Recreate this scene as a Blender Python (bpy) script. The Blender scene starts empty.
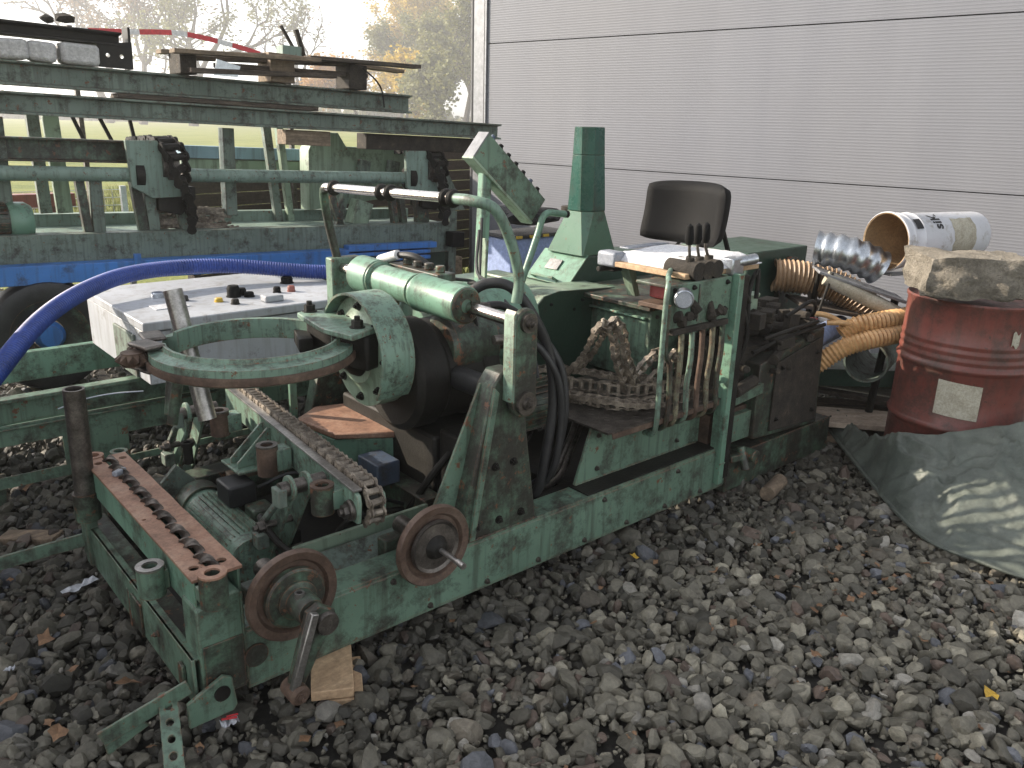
import bpy, math, random
import numpy as np
from mathutils import Vector, Matrix
from mathutils.geometry import tessellate_polygon
R = math.radians
sc = bpy.context.scene
COL = sc.collection

# ------------------------------------------------------------------ camera
F_PX, PITCH, ROLL, CAM_H = 820.0, R(17.53), R(1.5), 1.6
cam = bpy.data.cameras.new('camera')
cam.sensor_width = 36.0
cam.lens = F_PX/1024*36.0
cam.clip_start = 0.05
cam.clip_end = 2000
camo = bpy.data.objects.new('camera', cam)
COL.objects.link(camo)
fw = Vector((0, math.cos(PITCH), -math.sin(PITCH)))
r0 = Vector((1, 0, 0))
u0 = Vector((0, math.sin(PITCH), math.cos(PITCH)))
up = u0*math.cos(ROLL) - r0*math.sin(ROLL)
rt = r0*math.cos(ROLL) + u0*math.sin(ROLL)
mw = Matrix.Identity(4)
for i in range(3):
    mw[i][0] = rt[i]; mw[i][1] = up[i]; mw[i][2] = -fw[i]
mw[2][3] = CAM_H
camo.matrix_world = mw
sc.camera = camo

# ------------------------------------------------------------------ light
SUN_AZ_DIR = Vector((-0.983, 0.18, 0)).normalized()     # where the sun stands, seen from above
SUN_EL = R(25)
world = bpy.data.worlds.new('World')
sc.world = world
world.use_nodes = True
wn = world.node_tree
for n in list(wn.nodes): wn.nodes.remove(n)
sky = wn.nodes.new('ShaderNodeTexSky')
sky.sky_type = 'NISHITA'
sky.sun_disc = False
sky.sun_elevation = SUN_EL
sky.sun_rotation = math.atan2(SUN_AZ_DIR.x, SUN_AZ_DIR.y)
sky.air_density = 1.0
sky.dust_density = 1.5
sky.ozone_density = 1.0
bg = wn.nodes.new('ShaderNodeBackground')
bg.inputs['Strength'].default_value = 0.15
wo = wn.nodes.new('ShaderNodeOutputWorld')
hs = wn.nodes.new('ShaderNodeHueSaturation')      # thin autumn mist: the sky is nearly colourless
hs.inputs['Saturation'].default_value = 0.22
wn.links.new(sky.outputs[0], hs.inputs['Color'])
wn.links.new(hs.outputs[0], bg.inputs[0])
wn.links.new(bg.outputs[0], wo.inputs[0])
sl = bpy.data.lights.new('sun', 'SUN')
sl.energy = 4.0
sl.angle = R(0.6)
sl.color = (1.0, 0.88, 0.72)
so = bpy.data.objects.new('sun', sl)
COL.objects.link(so)
sdir = Vector((SUN_AZ_DIR.x*math.cos(SUN_EL), SUN_AZ_DIR.y*math.cos(SUN_EL), math.sin(SUN_EL)))
so.rotation_euler = sdir.to_track_quat('Z', 'Y').to_euler()
so.location = (-8, 6, 8)
sc.view_settings.view_transform = 'Standard'
sc.view_settings.look = 'None'
sc.view_settings.exposure = 1.27
sc.view_settings.gamma = 1.0
sc.view_settings.use_curve_mapping = False
sc.render.engine = 'CYCLES'
sc.cycles.use_denoising = True
sc.cycles.max_bounces = 5
sc.cycles.diffuse_bounces = 3
sc.cycles.glossy_bounces = 3
sc.cycles.caustics_reflective = False
sc.cycles.caustics_refractive = False

# ------------------------------------------------------------------ materials
def _nt(name):
    m = bpy.data.materials.new(name)
    m.use_nodes = True
    nt = m.node_tree
    b = nt.nodes['Principled BSDF']
    return m, nt, b

def _noise(nt, scale, detail=6, rough=.6, vec=None, stretch=None):
    n = nt.nodes.new('ShaderNodeTexNoise')
    n.inputs['Scale'].default_value = scale
    n.inputs['Detail'].default_value = detail
    n.inputs['Roughness'].default_value = rough
    if stretch:
        mp = nt.nodes.new('ShaderNodeMapping')
        mp.inputs['Scale'].default_value = stretch
        nt.links.new(vec, mp.inputs[0]); vec = mp.outputs[0]
    if vec is not None: nt.links.new(vec, n.inputs['Vector'])
    return n.outputs['Fac']

def _ramp(nt, fac, stops):
    r = nt.nodes.new('ShaderNodeValToRGB')
    el = r.color_ramp.elements
    el[0].position, el[0].color = stops[0][0], (*stops[0][1], 1) if len(stops[0][1]) == 3 else stops[0][1]
    el[1].position, el[1].color = stops[-1][0], (*stops[-1][1], 1)
    for p, c in stops[1:-1]:
        e = el.new(p); e.color = (*c, 1)
    nt.links.new(fac, r.inputs[0])
    return r.outputs[0]

def _g(v): return (v, v, v)

def _mix(nt, fac, a, b):
    m = nt.nodes.new('ShaderNodeMix')
    m.data_type = 'RGBA'
    if hasattr(fac, 'links') or hasattr(fac, 'is_linked'): nt.links.new(fac, m.inputs[0])
    else: m.inputs[0].default_value = fac
    for s, x in ((6, a), (7, b)):
        if isinstance(x, tuple): m.inputs[s].default_value = (*x, 1)
        else: nt.links.new(x, m.inputs[s])
    return m.outputs[2]

def _bump(nt, b, h, strength=.3, dist=.004):
    bp = nt.nodes.new('ShaderNodeBump')
    bp.inputs['Strength'].default_value = strength
    bp.inputs['Distance'].default_value = dist
    nt.links.new(h, bp.inputs['Height'])
    nt.links.new(bp.outputs[0], b.inputs['Normal'])

def paint(name, col, grime=.5, rust=.4, rough=.42, scale=1.0, dirtcol=(.028, .023, .018), rustcol=(.13, .055, .028), metal=0.0, streak=True, bump=.25):
    """old enamel over steel: faded patches, greasy dirt, chips down to rust"""
    m, nt, b = _nt(name)
    tc = nt.nodes.new('ShaderNodeTexCoord').outputs['Object']
    big = _noise(nt, 2.2*scale, 4, .55, tc)
    fade = _ramp(nt, big, [(.3, _g(.0)), (.7, _g(1.0))])
    base = _mix(nt, fade, tuple(c*.8 for c in col), tuple(min(1, c*1.22+.012) for c in col))
    # greasy dirt
    n1 = _noise(nt, 6.5*scale, 12, .78, tc)
    g0 = .62-.22*grime
    d = _ramp(nt, n1, [(g0-.03, _g(0)), (g0+.05, _g(.55)), (g0+.12, _g(.95))])
    base = _mix(nt, d, base, dirtcol)
    if streak:
        st = _noise(nt, 1.0, 5, .6, tc, (26*scale, 26*scale, 1.6*scale))
        s = _ramp(nt, st, [(.50, _g(0)), (.62, _g(.2+.5*grime)), (.78, _g(.4+.5*grime))])
        base = _mix(nt, s, base, tuple(c*1.3 for c in dirtcol))
    # chips
    n2 = _noise(nt, 21*scale, 8, .7, tc)
    r_0 = .7-.16*rust
    ch = _ramp(nt, n2, [(r_0, _g(0)), (r_0+.02, _g(1))])
    base = _mix(nt, ch, base, rustcol)
    # paint rubbed off along the edges
    bv = nt.nodes.new('ShaderNodeBevel'); bv.samples = 4; bv.inputs['Radius'].default_value = .006
    ge = nt.nodes.new('ShaderNodeNewGeometry')
    dt = nt.nodes.new('ShaderNodeVectorMath'); dt.operation = 'DOT_PRODUCT'
    nt.links.new(bv.outputs[0], dt.inputs[0]); nt.links.new(ge.outputs['Normal'], dt.inputs[1])
    mp_ = nt.nodes.new('ShaderNodeMapRange'); mp_.inputs[1].default_value = .995; mp_.inputs[2].default_value = .90
    nt.links.new(dt.outputs['Value'], mp_.inputs[0])
    en = _ramp(nt, _noise(nt, 34, 6, .7, tc), [(.42, _g(0)), (.56, _g(1))])
    ml = nt.nodes.new('ShaderNodeMath'); ml.operation = 'MULTIPLY'
    nt.links.new(mp_.outputs[0], ml.inputs[0]); nt.links.new(en, ml.inputs[1])
    ml2 = nt.nodes.new('ShaderNodeMath'); ml2.operation = 'MULTIPLY'; ml2.inputs[1].default_value = min(1, .35+rust)
    nt.links.new(ml.outputs[0], ml2.inputs[0])
    base = _mix(nt, ml2.outputs[0], base, tuple(c*1.25 for c in rustcol))
    # fine dust
    n3 = _noise(nt, 90*scale, 3, .6, tc)
    du = _ramp(nt, n3, [(.35, _g(0)), (.8, _g(.10))])
    base = _mix(nt, du, base, (.22, .2, .17))
    nt.links.new(base, b.inputs['Base Color'])
    rr = _ramp(nt, n1, [(.35, _g(rough*.85)), (.7, _g(min(1, rough*1.55)))])
    nt.links.new(rr, b.inputs['Roughness'])
    b.inputs['Metallic'].default_value = metal
    _bump(nt, b, n2, bump, .003)
    return m

def rough_mat(name, stops, scale=6, rough=.8, metal=0, bump=.4, bdist=.004, detail=8, stretch=None, spec=.5):
    m, nt, b = _nt(name)
    tc = nt.nodes.new('ShaderNodeTexCoord').outputs['Object']
    n = _noise(nt, scale, detail, .68, tc, stretch)
    c = _ramp(nt, n, stops)
    f = _noise(nt, scale*9, 5, .7, tc)
    ff = _ramp(nt, f, [(.3, _g(.62)), (.75, _g(1.15))])
    mm = nt.nodes.new('ShaderNodeMix'); mm.data_type = 'RGBA'; mm.blend_type = 'MULTIPLY'
    mm.inputs[0].default_value = 1
    nt.links.new(c, mm.inputs[6]); nt.links.new(ff, mm.inputs[7])
    nt.links.new(mm.outputs[2], b.inputs['Base Color'])
    b.inputs['Roughness'].default_value = rough
    b.inputs['Metallic'].default_value = metal
    b.inputs['Specular IOR Level'].default_value = spec
    if bump: _bump(nt, b, f, bump, bdist)
    return m

M = {}
M['green'] = paint('machine_green', (.105, .178, .127), .5, .5, dirtcol=(.018, .015, .011))
M['pipe_dirty'] = paint('beige_dirty_pipe', (.2, .2, .13), .7, .7, scale=3)
M['green_part'] = paint('worn_part_green', (.145, .235, .18), .42, .6, scale=2.2)
M['green_dirty'] = paint('greasy_green', (.075, .135, .09), .95, .65, dirtcol=(.016, .013, .010))
M['hood_green'] = paint('hood_green', (.05, .125, .08), .3, .2, rough=.3, streak=False)
M['green_clean'] = paint('light_green', (.13, .25, .18), .35, .4, rough=.34)
M['green_dark'] = paint('dark_green', (.010, .04, .025), .12, .12, rough=.4, streak=False)
M['green_chim'] = paint('chimney_green', (.004, .062, .046), .25, .1, rough=.25)
M['green_pale'] = paint('pale_green', (.22, .3, .22), .25, .3)
M['green_rack'] = paint('faded_grey_green', (.125, .168, .14), .42, .5, rough=.55, scale=1.6)
M['green_rack2'] = paint('faded_green', (.17, .245, .205), .2, .55, rough=.5, scale=1.8)
M['lightblue'] = paint('pale_blue', (.2, .32, .4), .2, .2)
M['blue'] = paint('blue_enamel', (.035, .17, .5), .15, .2, rough=.35)
M['bluebox'] = paint('slate_blue', (.045, .07, .115), .3, .1)
M['redlead'] = paint('red_lead', (.22, .06, .045), .3, .3)
M['cabinet'] = paint('cabinet_grey', (.37, .39, .425), .12, .12, rough=.4, dirtcol=(.12, .1, .08))
M['red'] = paint('drum_red', (.155, .038, .028), .55, .4, rough=.4, dirtcol=(.055, .028, .022), rustcol=(.06, .028, .02))
M['white'] = paint('bucket_white', (.55, .56, .6), .22, .15, rough=.35, dirtcol=(.2, .17, .12), streak=False)
M['redbox'] = paint('red_box', (.35, .06, .06), .2, .2)
M['rust'] = rough_mat('rust', [(.3, (.045, .029, .021)), (.5, (.10, .062, .044)), (.72, (.21, .145, .105))], 7, .72, .15)
M['rustlight'] = rough_mat('light_rust', [(.3, (.19, .105, .072)), (.5, (.34, .19, .128)), (.75, (.44, .3, .22))], 9, .6, .1, bump=.2)
M['rustdisc'] = rough_mat('disc_rust', [(.3, (.06, .04, .031)), (.5, (.13, .083, .062)), (.75, (.22, .16, .125))], 8, .5, .25, bump=.2)
M['grease'] = rough_mat('greasy_black', [(.35, (.007, .006, .005)), (.6, (.018, .016, .013)), (.8, (.05, .044, .036))], 10, .6, 0, spec=.3)
M['bark'] = rough_mat('dirty_wood_grime', [(.35, (.02, .016, .012)), (.6, (.05, .04, .03)), (.8, (.16, .12, .08))], 14, .85, 0, bump=.8, bdist=.01)
M['steel'] = rough_mat('worn_steel', [(.3, (.2, .19, .18)), (.6, (.42, .4, .38)), (.8, (.55, .53, .5))], 14, .36, .85, bump=.1)
M['steeldark'] = rough_mat('dark_steel', [(.3, (.05, .045, .04)), (.55, (.16, .14, .125)), (.8, (.3, .27, .24))], 18, .42, .75, bump=.25)
M['chrome'] = rough_mat('polished_rod', [(.3, (.55, .5, .46)), (.7, (.75, .7, .66))], 8, .22, 1.0, bump=.05)
M['galv'] = rough_mat('galvanised', [(.3, (.4, .43, .47)), (.7, (.65, .69, .74))], 22, .3, .9, bump=.1)
M['chain'] = rough_mat('chain_steel', [(.3, (.05, .042, .035)), (.5, (.2, .165, .13)), (.75, (.5, .43, .35))], 30, .5, .25, bump=.2)
M['rubber'] = rough_mat('black_rubber', [(.3, (.012, .012, .013)), (.7, (.03, .03, .032))], 14, .5, 0, bump=.15)
M['plastic'] = rough_mat('black_plastic', [(.3, (.003, .003, .0035)), (.7, (.006, .006, .0065))], 6, .75, 0, bump=.25, bdist=.0008, spec=.2)
M['plastic'].node_tree.nodes['Noise Texture.001'].inputs['Scale'].default_value = 260
M['bluehose'] = rough_mat('blue_hose', [(.3, (.016, .042, .2)), (.7, (.035, .08, .36))], 9, .5, 0, bump=.05)
M['yellowhose'] = rough_mat('yellow_hose', [(.3, (.45, .24, .1)), (.7, (.72, .46, .22))], 5, .45, 0, bump=.05)
M['tanhose'] = rough_mat('tan_hose', [(.3, (.26, .17, .1)), (.7, (.5, .34, .21))], 5, .5, 0, bump=.05)
M['bucketin'] = rough_mat('bucket_inside', [(.3, (.2, .13, .07)), (.7, (.4, .28, .16))], 12, .7)
M['wood'] = rough_mat('weathered_wood', [(.3, (.1, .075, .055)), (.55, (.24, .18, .125)), (.8, (.4, .3, .21))], 5, .85, 0, stretch=(1, 9, 9))
M['woodnew'] = rough_mat('pale_wood', [(.3, (.34, .22, .13)), (.6, (.52, .36, .22)), (.8, (.62, .46, .3))], 6, .75, 0, stretch=(1, 7, 7))
M['woodpale'] = rough_mat('sunlit_pale_board', [(.3, (.38, .29, .22)), (.6, (.55, .45, .36)), (.8, (.65, .56, .48))], 4, .7, 0, stretch=(1, 5, 5))  # pale board, lightened further: missing sunlight is put into its colour
M['wooddark'] = rough_mat('dark_wood', [(.3, (.035, .028, .022)), (.55, (.09, .07, .055)), (.8, (.2, .16, .12))], 6, .9, 0, stretch=(1, 9, 9))
M['slat'] = rough_mat('fence_wood', [(.3, (.045, .034, .027)), (.6, (.085, .064, .05)), (.8, (.12, .095, .075))], 5, .8, 0, stretch=(1, 1, 12))
M['stone'] = rough_mat('concrete_lump', [(.3, (.14, .125, .1)), (.5, (.27, .24, .195)), (.75, (.4, .36, .3))], 9, .9, 0, bump=1.0, bdist=.02)
def plain(name, col, rough=.5, metal=0.0):
    m, nt, b = _nt(name)
    tc = nt.nodes.new('ShaderNodeTexCoord').outputs['Object']
    n = _noise(nt, .8, 3, .5, tc)
    c = _ramp(nt, n, [(.3, tuple(x*.96 for x in col)), (.7, col)])
    nt.links.new(c, b.inputs['Base Color']); b.inputs['Roughness'].default_value = rough; b.inputs['Metallic'].default_value = metal
    return m
def wall_mat():
    m, nt, b = _nt('cladding')
    tc = nt.nodes.new('ShaderNodeTexCoord').outputs['Object']
    n = _noise(nt, 1, 4, .6, tc, (3.5, 1, .35))
    n2 = _noise(nt, .5, 3, .5, tc)
    c = _ramp(nt, n, [(.3, (.140, .146, .168)), (.7, (.155, .161, .182))])
    d = _ramp(nt, n2, [(.4, _g(0)), (.8, _g(.25))])
    c = _mix(nt, d, c, (.15, .145, .14))
    nt.links.new(c, b.inputs['Base Color']); b.inputs['Roughness'].default_value = .62
    b.inputs['Specular IOR Level'].default_value = .3
    return m
M['wall'] = wall_mat()
M['trim'] = rough_mat('trim_metal', [(.3, (.23, .235, .25)), (.7, (.25, .255, .27))], 2, .4, .2, bump=0)
M['joint'] = rough_mat('dark_gap', [(.3, (.05, .05, .055)), (.7, (.07, .07, .075))], 5, .6, 0, bump=0)
M['tarp'] = rough_mat('tarpaulin', [(.35, (.075, .09, .078)), (.65, (.14, .155, .132))], 2.2, .5, 0, bump=.4, bdist=.012, spec=.45)
M['paper'] = rough_mat('paper', [(.3, (.35, .36, .4)), (.7, (.7, .72, .76))], 30, .7, 0)
M['label'] = rough_mat('paper_label', [(.3, (.3, .27, .2)), (.55, (.45, .42, .34)), (.8, (.55, .53, .45))], 14, .7, 0, bump=0)
M['stone_pale'] = rough_mat('pale_stone', [(.3, (.45, .44, .43)), (.7, (.68, .67, .66))], 9, .8, 0, bump=.8, bdist=.01)
M['cloth'] = rough_mat('white_cloth', [(.3, (.62, .63, .67)), (.7, (.82, .82, .84))], 12, .95, 0, bump=.6, bdist=.006)
M['greytape'] = rough_mat('grey_tape', [(.3, (.2, .22, .26)), (.7, (.38, .4, .45))], 20, .4, 0)
M['lilac'] = rough_mat('lilac_blue', [(.3, (.26, .33, .55)), (.7, (.32, .4, .62))], 5, .6, 0, bump=0)
M['bag'] = rough_mat('black_bag', [(.3, (.012, .012, .014)), (.7, (.04, .04, .045))], 9, .3, 0, bump=.5, bdist=.01)
M['bluefoil'] = rough_mat('blue_foil', [(.3, (.02, .06, .35)), (.7, (.05, .12, .5))], 9, .3, 0, bump=.5)
M['yellow'] = rough_mat('yellow_plastic', [(.3, (.5, .33, .03)), (.7, (.65, .45, .06))], 9, .4, 0, bump=0)
M['redtape'] = rough_mat('red_tape', [(.3, (.55, .04, .05)), (.7, (.65, .05, .06))], 5, .4, 0, bump=0)
M['whitetape'] = rough_mat('white_tape', [(.3, (.7, .68, .68)), (.7, (.8, .78, .78))], 5, .4, 0, bump=0)
M['gauge'] = rough_mat('gauge_face', [(.3, (.42, .44, .5)), (.7, (.55, .57, .62))], 30, .35, .1, bump=0)
M['ink_shade'] = rough_mat('ink_and_bore_shade', [(.3, (.01, .01, .012)), (.7, (.02, .02, .024))], 5, .5, 0, bump=0)  # lettering ink, also the painted dark of the socket bores
M['branch'] = rough_mat('branch_bark', [(.3, (.045, .038, .032)), (.7, (.1, .085, .07))], 3, .9, 0, bump=0)
M['mesh_wire'] = M['steeldark']

def leafmat(name, a, b_):
    m, nt, b = _nt(name)
    oi = nt.nodes.new('ShaderNodeTexCoord').outputs['Object']
    n = _noise(nt, .9, 3, .6, oi)
    c = _ramp(nt, n, [(.35, a), (.65, b_)])
    nt.links.new(c, b.inputs['Base Color'])
    b.inputs['Roughness'].default_value = .7
    tr = nt.nodes.new('ShaderNodeBsdfTranslucent')
    nt.links.new(c, tr.inputs[0])
    mx = nt.nodes.new('ShaderNodeMixShader'); mx.inputs[0].default_value = .4
    out = nt.nodes['Material Output']
    nt.links.new(b.outputs[0], mx.inputs[1]); nt.links.new(tr.outputs[0], mx.inputs[2])
    nt.links.new(mx.outputs[0], out.inputs[0])
    return m
M['leaf_yellow'] = leafmat('leaf_yellow', (.36, .26, .03), (.55, .38, .05))
M['leaf_brown'] = leafmat('leaf_brown', (.16, .1, .045), (.26, .15, .06))
M['leaf_olive'] = leafmat('leaf_olive', (.12, .13, .045), (.22, .21, .07))
M['leaf_orange'] = leafmat('leaf_orange', (.36, .2, .05), (.5, .26, .06))
M['grass'] = leafmat('grass_blades', (.09, .12, .03), (.2, .2, .07))
M['leaf_dead'] = rough_mat('dead_leaf', [(.3, (.14, .075, .04)), (.7, (.3, .17, .09))], 16, .7, 0, bump=.3)
M['leaf_gold'] = rough_mat('golden_leaf', [(.3, (.5, .3, .03)), (.7, (.65, .42, .06))], 16, .6, 0, bump=.3)

# stones carry a tint per stone
def stone_mat():
    m, nt, b = _nt('ballast_stone')
    at = nt.nodes.new('ShaderNodeAttribute'); at.attribute_name = 'tint'
    tc = nt.nodes.new('ShaderNodeTexCoord').outputs['Object']
    n = _noise(nt, 60, 6, .7, tc)
    f = _ramp(nt, n, [(.3, _g(.6)), (.75, _g(1.35))])
    mm = nt.nodes.new('ShaderNodeMix'); mm.data_type = 'RGBA'; mm.blend_type = 'MULTIPLY'; mm.inputs[0].default_value = 1
    nt.links.new(at.outputs['Color'], mm.inputs[6]); nt.links.new(f, mm.inputs[7])
    nt.links.new(mm.outputs[2], b.inputs['Base Color'])
    b.inputs['Roughness'].default_value = .62
    _bump(nt, b, n, .9, .006)
    return m
M['stones'] = stone_mat()

# ------------------------------------------------------------------ frames and mesh builder
ANG = R(41.2)
OX, OY = -0.76415851, 1.90237259
cu, su = math.cos(ANG), math.sin(ANG)
def W(p):                      # machine coordinates (along, across, up) to world
    return Vector((OX + cu*p[0] - su*p[1], OY + su*p[0] + cu*p[1], p[2]))
BASE = {}
def _place(o, base, frame, rot=None):
    if frame == 'm':
        o.location = W(base); o.rotation_euler = (0, 0, ANG)
    else:
        o.location = base; o.rotation_euler = (0, 0, 0)
    if rot: o.rotation_euler = rot
def tagit(o, label=None, cat=None, group=None, kind=None):
    if label: o['label'] = label
    if cat: o['category'] = cat
    if group: o['group'] = group
    if kind: o['kind'] = kind
    return o
def thing(name, label, cat, base=(0, 0, 0), group=None, frame='m', rot=None):
    o = bpy.data.objects.new(name, None)
    o.empty_display_size = .1
    COL.objects.link(o)
    _place(o, base, frame, rot)
    BASE[o.name] = base
    return tagit(o, label, cat, group)

def catmull(pts, n=8):
    P = [np.array(p, float) for p in pts]
    P = [2*P[0]-P[1]] + P + [2*P[-1]-P[-2]]
    out = []
    for i in range(1, len(P)-2):
        a, b, c, d = P[i-1:i+3]
        for k in range(n):
            t = k/n
            out.append(.5*((2*b)+(-a+c)*t+(2*a-5*b+4*c-d)*t*t+(-a+3*b-3*c+d)*t**3))
    out.append(P[-2])
    return out
def resample(pts, step):
    P = np.array(pts, float)
    s = np.r_[0, np.cumsum(np.linalg.norm(np.diff(P, axis=0), axis=1))]
    n = max(2, int(round(s[-1]/step))+1)
    t = np.linspace(0, s[-1], n)
    return [np.array([np.interp(x, s, P[:, k]) for k in range(3)]) for x in t]
def _perp(d):
    d = d/np.linalg.norm(d)
    a = np.array([0, 0, 1.0]) if abs(d[2]) < .9 else np.array([1.0, 0, 0])
    x = np.cross(a, d); x /= np.linalg.norm(x)
    return x, np.cross(d, x)
def circ(cx, cy, r, n=20, a0=0.0, a1=2*math.pi):
    full = abs(a1-a0) > 6.28
    m = n if full else n+1
    return [(cx+r*math.cos(a0+(a1-a0)*i/n), cy+r*math.sin(a0+(a1-a0)*i/n)) for i in range(m)]

class MB:
    def __init__(s): s.v = []; s.f = []
    def add(s, vs, fs):
        k = len(s.v)
        s.v += [tuple(float(c) for c in p) for p in vs]
        s.f += [tuple(k+i for i in q) for q in fs]
        return s
    def box(s, x0, x1, y0, y1, z0, z1):
        return s.add([(x0,y0,z0),(x1,y0,z0),(x1,y1,z0),(x0,y1,z0),(x0,y0,z1),(x1,y0,z1),(x1,y1,z1),(x0,y1,z1)],
                     [(3,2,1,0),(4,5,6,7),(0,1,5,4),(1,2,6,5),(2,3,7,6),(3,0,4,7)])
    def obox(s, c, size, ax=None, rz=0, rx=0, ry=0):
        Rm = np.array(Matrix.Rotation(rz, 3, 'Z') @ Matrix.Rotation(ry, 3, 'Y') @ Matrix.Rotation(rx, 3, 'X')) if ax is None else np.array(ax).T
        h = np.array(size)/2
        vs = []
        for z in (-1, 1):
            for x, y in ((-1,-1),(1,-1),(1,1),(-1,1)):
                vs.append(np.array(c)+Rm@(h*np.array([x, y, z])))
        return s.add(vs, [(3,2,1,0),(4,5,6,7),(0,1,5,4),(1,2,6,5),(2,3,7,6),(3,0,4,7)])
    def bar(s, p0, p1, w, h, up=(0, 0, 1)):
        p0, p1 = np.array(p0, float), np.array(p1, float)
        d = p1-p0; L = np.linalg.norm(d); d = d/L
        x = np.cross(np.array(up, float), d)
        if np.linalg.norm(x) < 1e-4: x = np.cross(np.array([1.0, 0, 0]), d)
        x /= np.linalg.norm(x); y = np.cross(d, x)
        return s.obox((p0+p1)/2, (L, w, h), ax=[d, x, y])
    def prism(s, poly, plane, a, b, holes=()):
        def P(q, t):
            return {'xy': (q[0], q[1], t), 'xz': (q[0], t, q[1]), 'yz': (t, q[0], q[1])}[plane]
        loops = [list(poly)] + [list(h) for h in holes]
        flat = [q for l in loops for q in l]
        n = len(flat)
        tris = tessellate_polygon([[Vector((q[0], q[1], 0)) for q in l] for l in loops]) if holes else None
        vs = [P(q, a) for q in flat] + [P(q, b) for q in flat]
        fs = []
        if holes:
            for t in tris:
                fs.append(tuple(t)); fs.append(tuple(n+i for i in reversed(t)))
        else:
            fs.append(tuple(range(n))); fs.append(tuple(reversed(range(n, 2*n))))
        k = 0
        for l in loops:
            m = len(l)
            for i in range(m):
                j = (i+1) % m
                fs.append((k+j, k+i, n+k+i, n+k+j))
            k += m
        return s.add(vs, fs)
    def cyl(s, p0, p1, r, n=20, r1=None, cap=True):
        p0, p1 = np.array(p0, float), np.array(p1, float)
        x, y = _perp(p1-p0)
        r1 = r if r1 is None else r1
        vs = []
        for p, q in ((p0, r), (p1, r1)):
            for i in range(n):
                a = 2*math.pi*i/n
                vs.append(p+q*(math.cos(a)*x+math.sin(a)*y))
        fs = [(i, (i+1) % n, n+(i+1) % n, n+i) for i in range(n)]
        if cap: fs += [tuple(reversed(range(n))), tuple(range(n, 2*n))]
        return s.add(vs, fs)
    def lathe(s, prof, p0, axis, n=32, a0=0.0, a1=2*math.pi, closed=True, xdir=None):
        """prof: list of (radius, distance along axis); a closed ring of profile when closed"""
        p0 = np.array(p0, float); ax = np.array(axis, float); ax /= np.linalg.norm(ax)
        if xdir is None: x, y = _perp(ax)
        else:
            x = np.array(xdir, float); y = np.cross(ax, x)
        full = abs(a1-a0) > 6.28
        m = n if full else n+1
        k = len(prof)
        vs = []
        for i in range(m):
            a = a0+(a1-a0)*i/n
            dv = math.cos(a)*x+math.sin(a)*y
            for r, t in prof: vs.append(p0+ax*t+dv*r)
        fs = []
        for i in range(n):
            j = (i+1) % m
            for q in range(k if closed else k-1):
                w = (q+1) % k
                fs.append((i*k+q, j*k+q, j*k+w, i*k+w))
        if closed and not full:
            fs.append(tuple(range(k))); fs.append(tuple(reversed(range((m-1)*k, m*k))))
        return s.add(vs, fs)
    def pipe(s, p0, p1, ro, ri, n=24):
        L = float(np.linalg.norm(np.array(p1, float)-np.array(p0, float)))
        return s.lathe([(ri, 0), (ro, 0), (ro, L), (ri, L)], p0, np.array(p1, float)-np.array(p0, float), n)
    def sweep(s, pts, r, n=10, cap=True, flat=None):
        P = [np.array(p, float) for p in pts]
        m = len(P)
        T = []
        for i in range(m):
            d = P[min(i+1, m-1)]-P[max(i-1, 0)]
            T.append(d/(np.linalg.norm(d)+1e-12))
        x, y = _perp(T[0])
        vs = []
        for i in range(m):
            x = x-T[i]*np.dot(x, T[i]); x /= (np.linalg.norm(x)+1e-12)
            y = np.cross(T[i], x)
            q = r(i) if callable(r) else (r[i] if isinstance(r, (list, tuple)) else r)
            for k in range(n):
                a = 2*math.pi*k/n
                vs.append(P[i]+q*(math.cos(a)*x+math.sin(a)*y))
        fs = []
        for i in range(m-1):
            for k in range(n):
                l = (k+1) % n
                fs.append((i*n+k, i*n+l, (i+1)*n+l, (i+1)*n+k))
        if cap: fs += [tuple(reversed(range(n))), tuple(range((m-1)*n, m*n))]
        return s.add(vs, fs)
    def bolt(s, p, axis, r=.012, h=.012):
        p = np.array(p, float); a = np.array(axis, float); a /= np.linalg.norm(a)
        s.cyl(p, p+a*.003, r*1.35, 16)
        s.cyl(p+a*.003, p+a*(.003+h), r, 6)
        s.cyl(p+a*(.003+h), p+a*(.006+h*1.5), r*.5, 10)
        return s
    def build(s, name, mat, parent=None, base=None, frame='m', bevel=0, smooth=35, rot=None, mesh_only=False):
        b = (0, 0, 0)
        if parent is not None: b = BASE[parent.name]
        elif base is not None: b = base
        me = bpy.data.meshes.new(name)
        V = np.array(s.v, float).reshape(-1, 3)-np.array(b, float)
        me.from_pydata(V.tolist(), [], s.f)
        me.validate(clean_customdata=False)
        me.materials.append(mat if not isinstance(mat, str) else M[mat])
        import bmesh
        bm = bmesh.new(); bm.from_mesh(me)
        bmesh.ops.recalc_face_normals(bm, faces=bm.faces)
        bm.to_mesh(me); bm.free()
        if smooth:
            me.polygons.foreach_set('use_smooth', [True]*len(me.polygons))
            me.set_sharp_from_angle(angle=R(smooth))
        o = bpy.data.objects.new(name, me)
        COL.objects.link(o)
        if parent is not None:
            o.parent = parent
            BASE[o.name] = b
        else:
            _place(o, b, frame, rot)
            BASE[o.name] = b
        if bevel:
            md = o.modifiers.new('bevel', 'BEVEL')
            md.width = bevel; md.segments = 2; md.limit_method = 'ANGLE'; md.angle_limit = R(50)
            md.harden_normals = False
        return o

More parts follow.
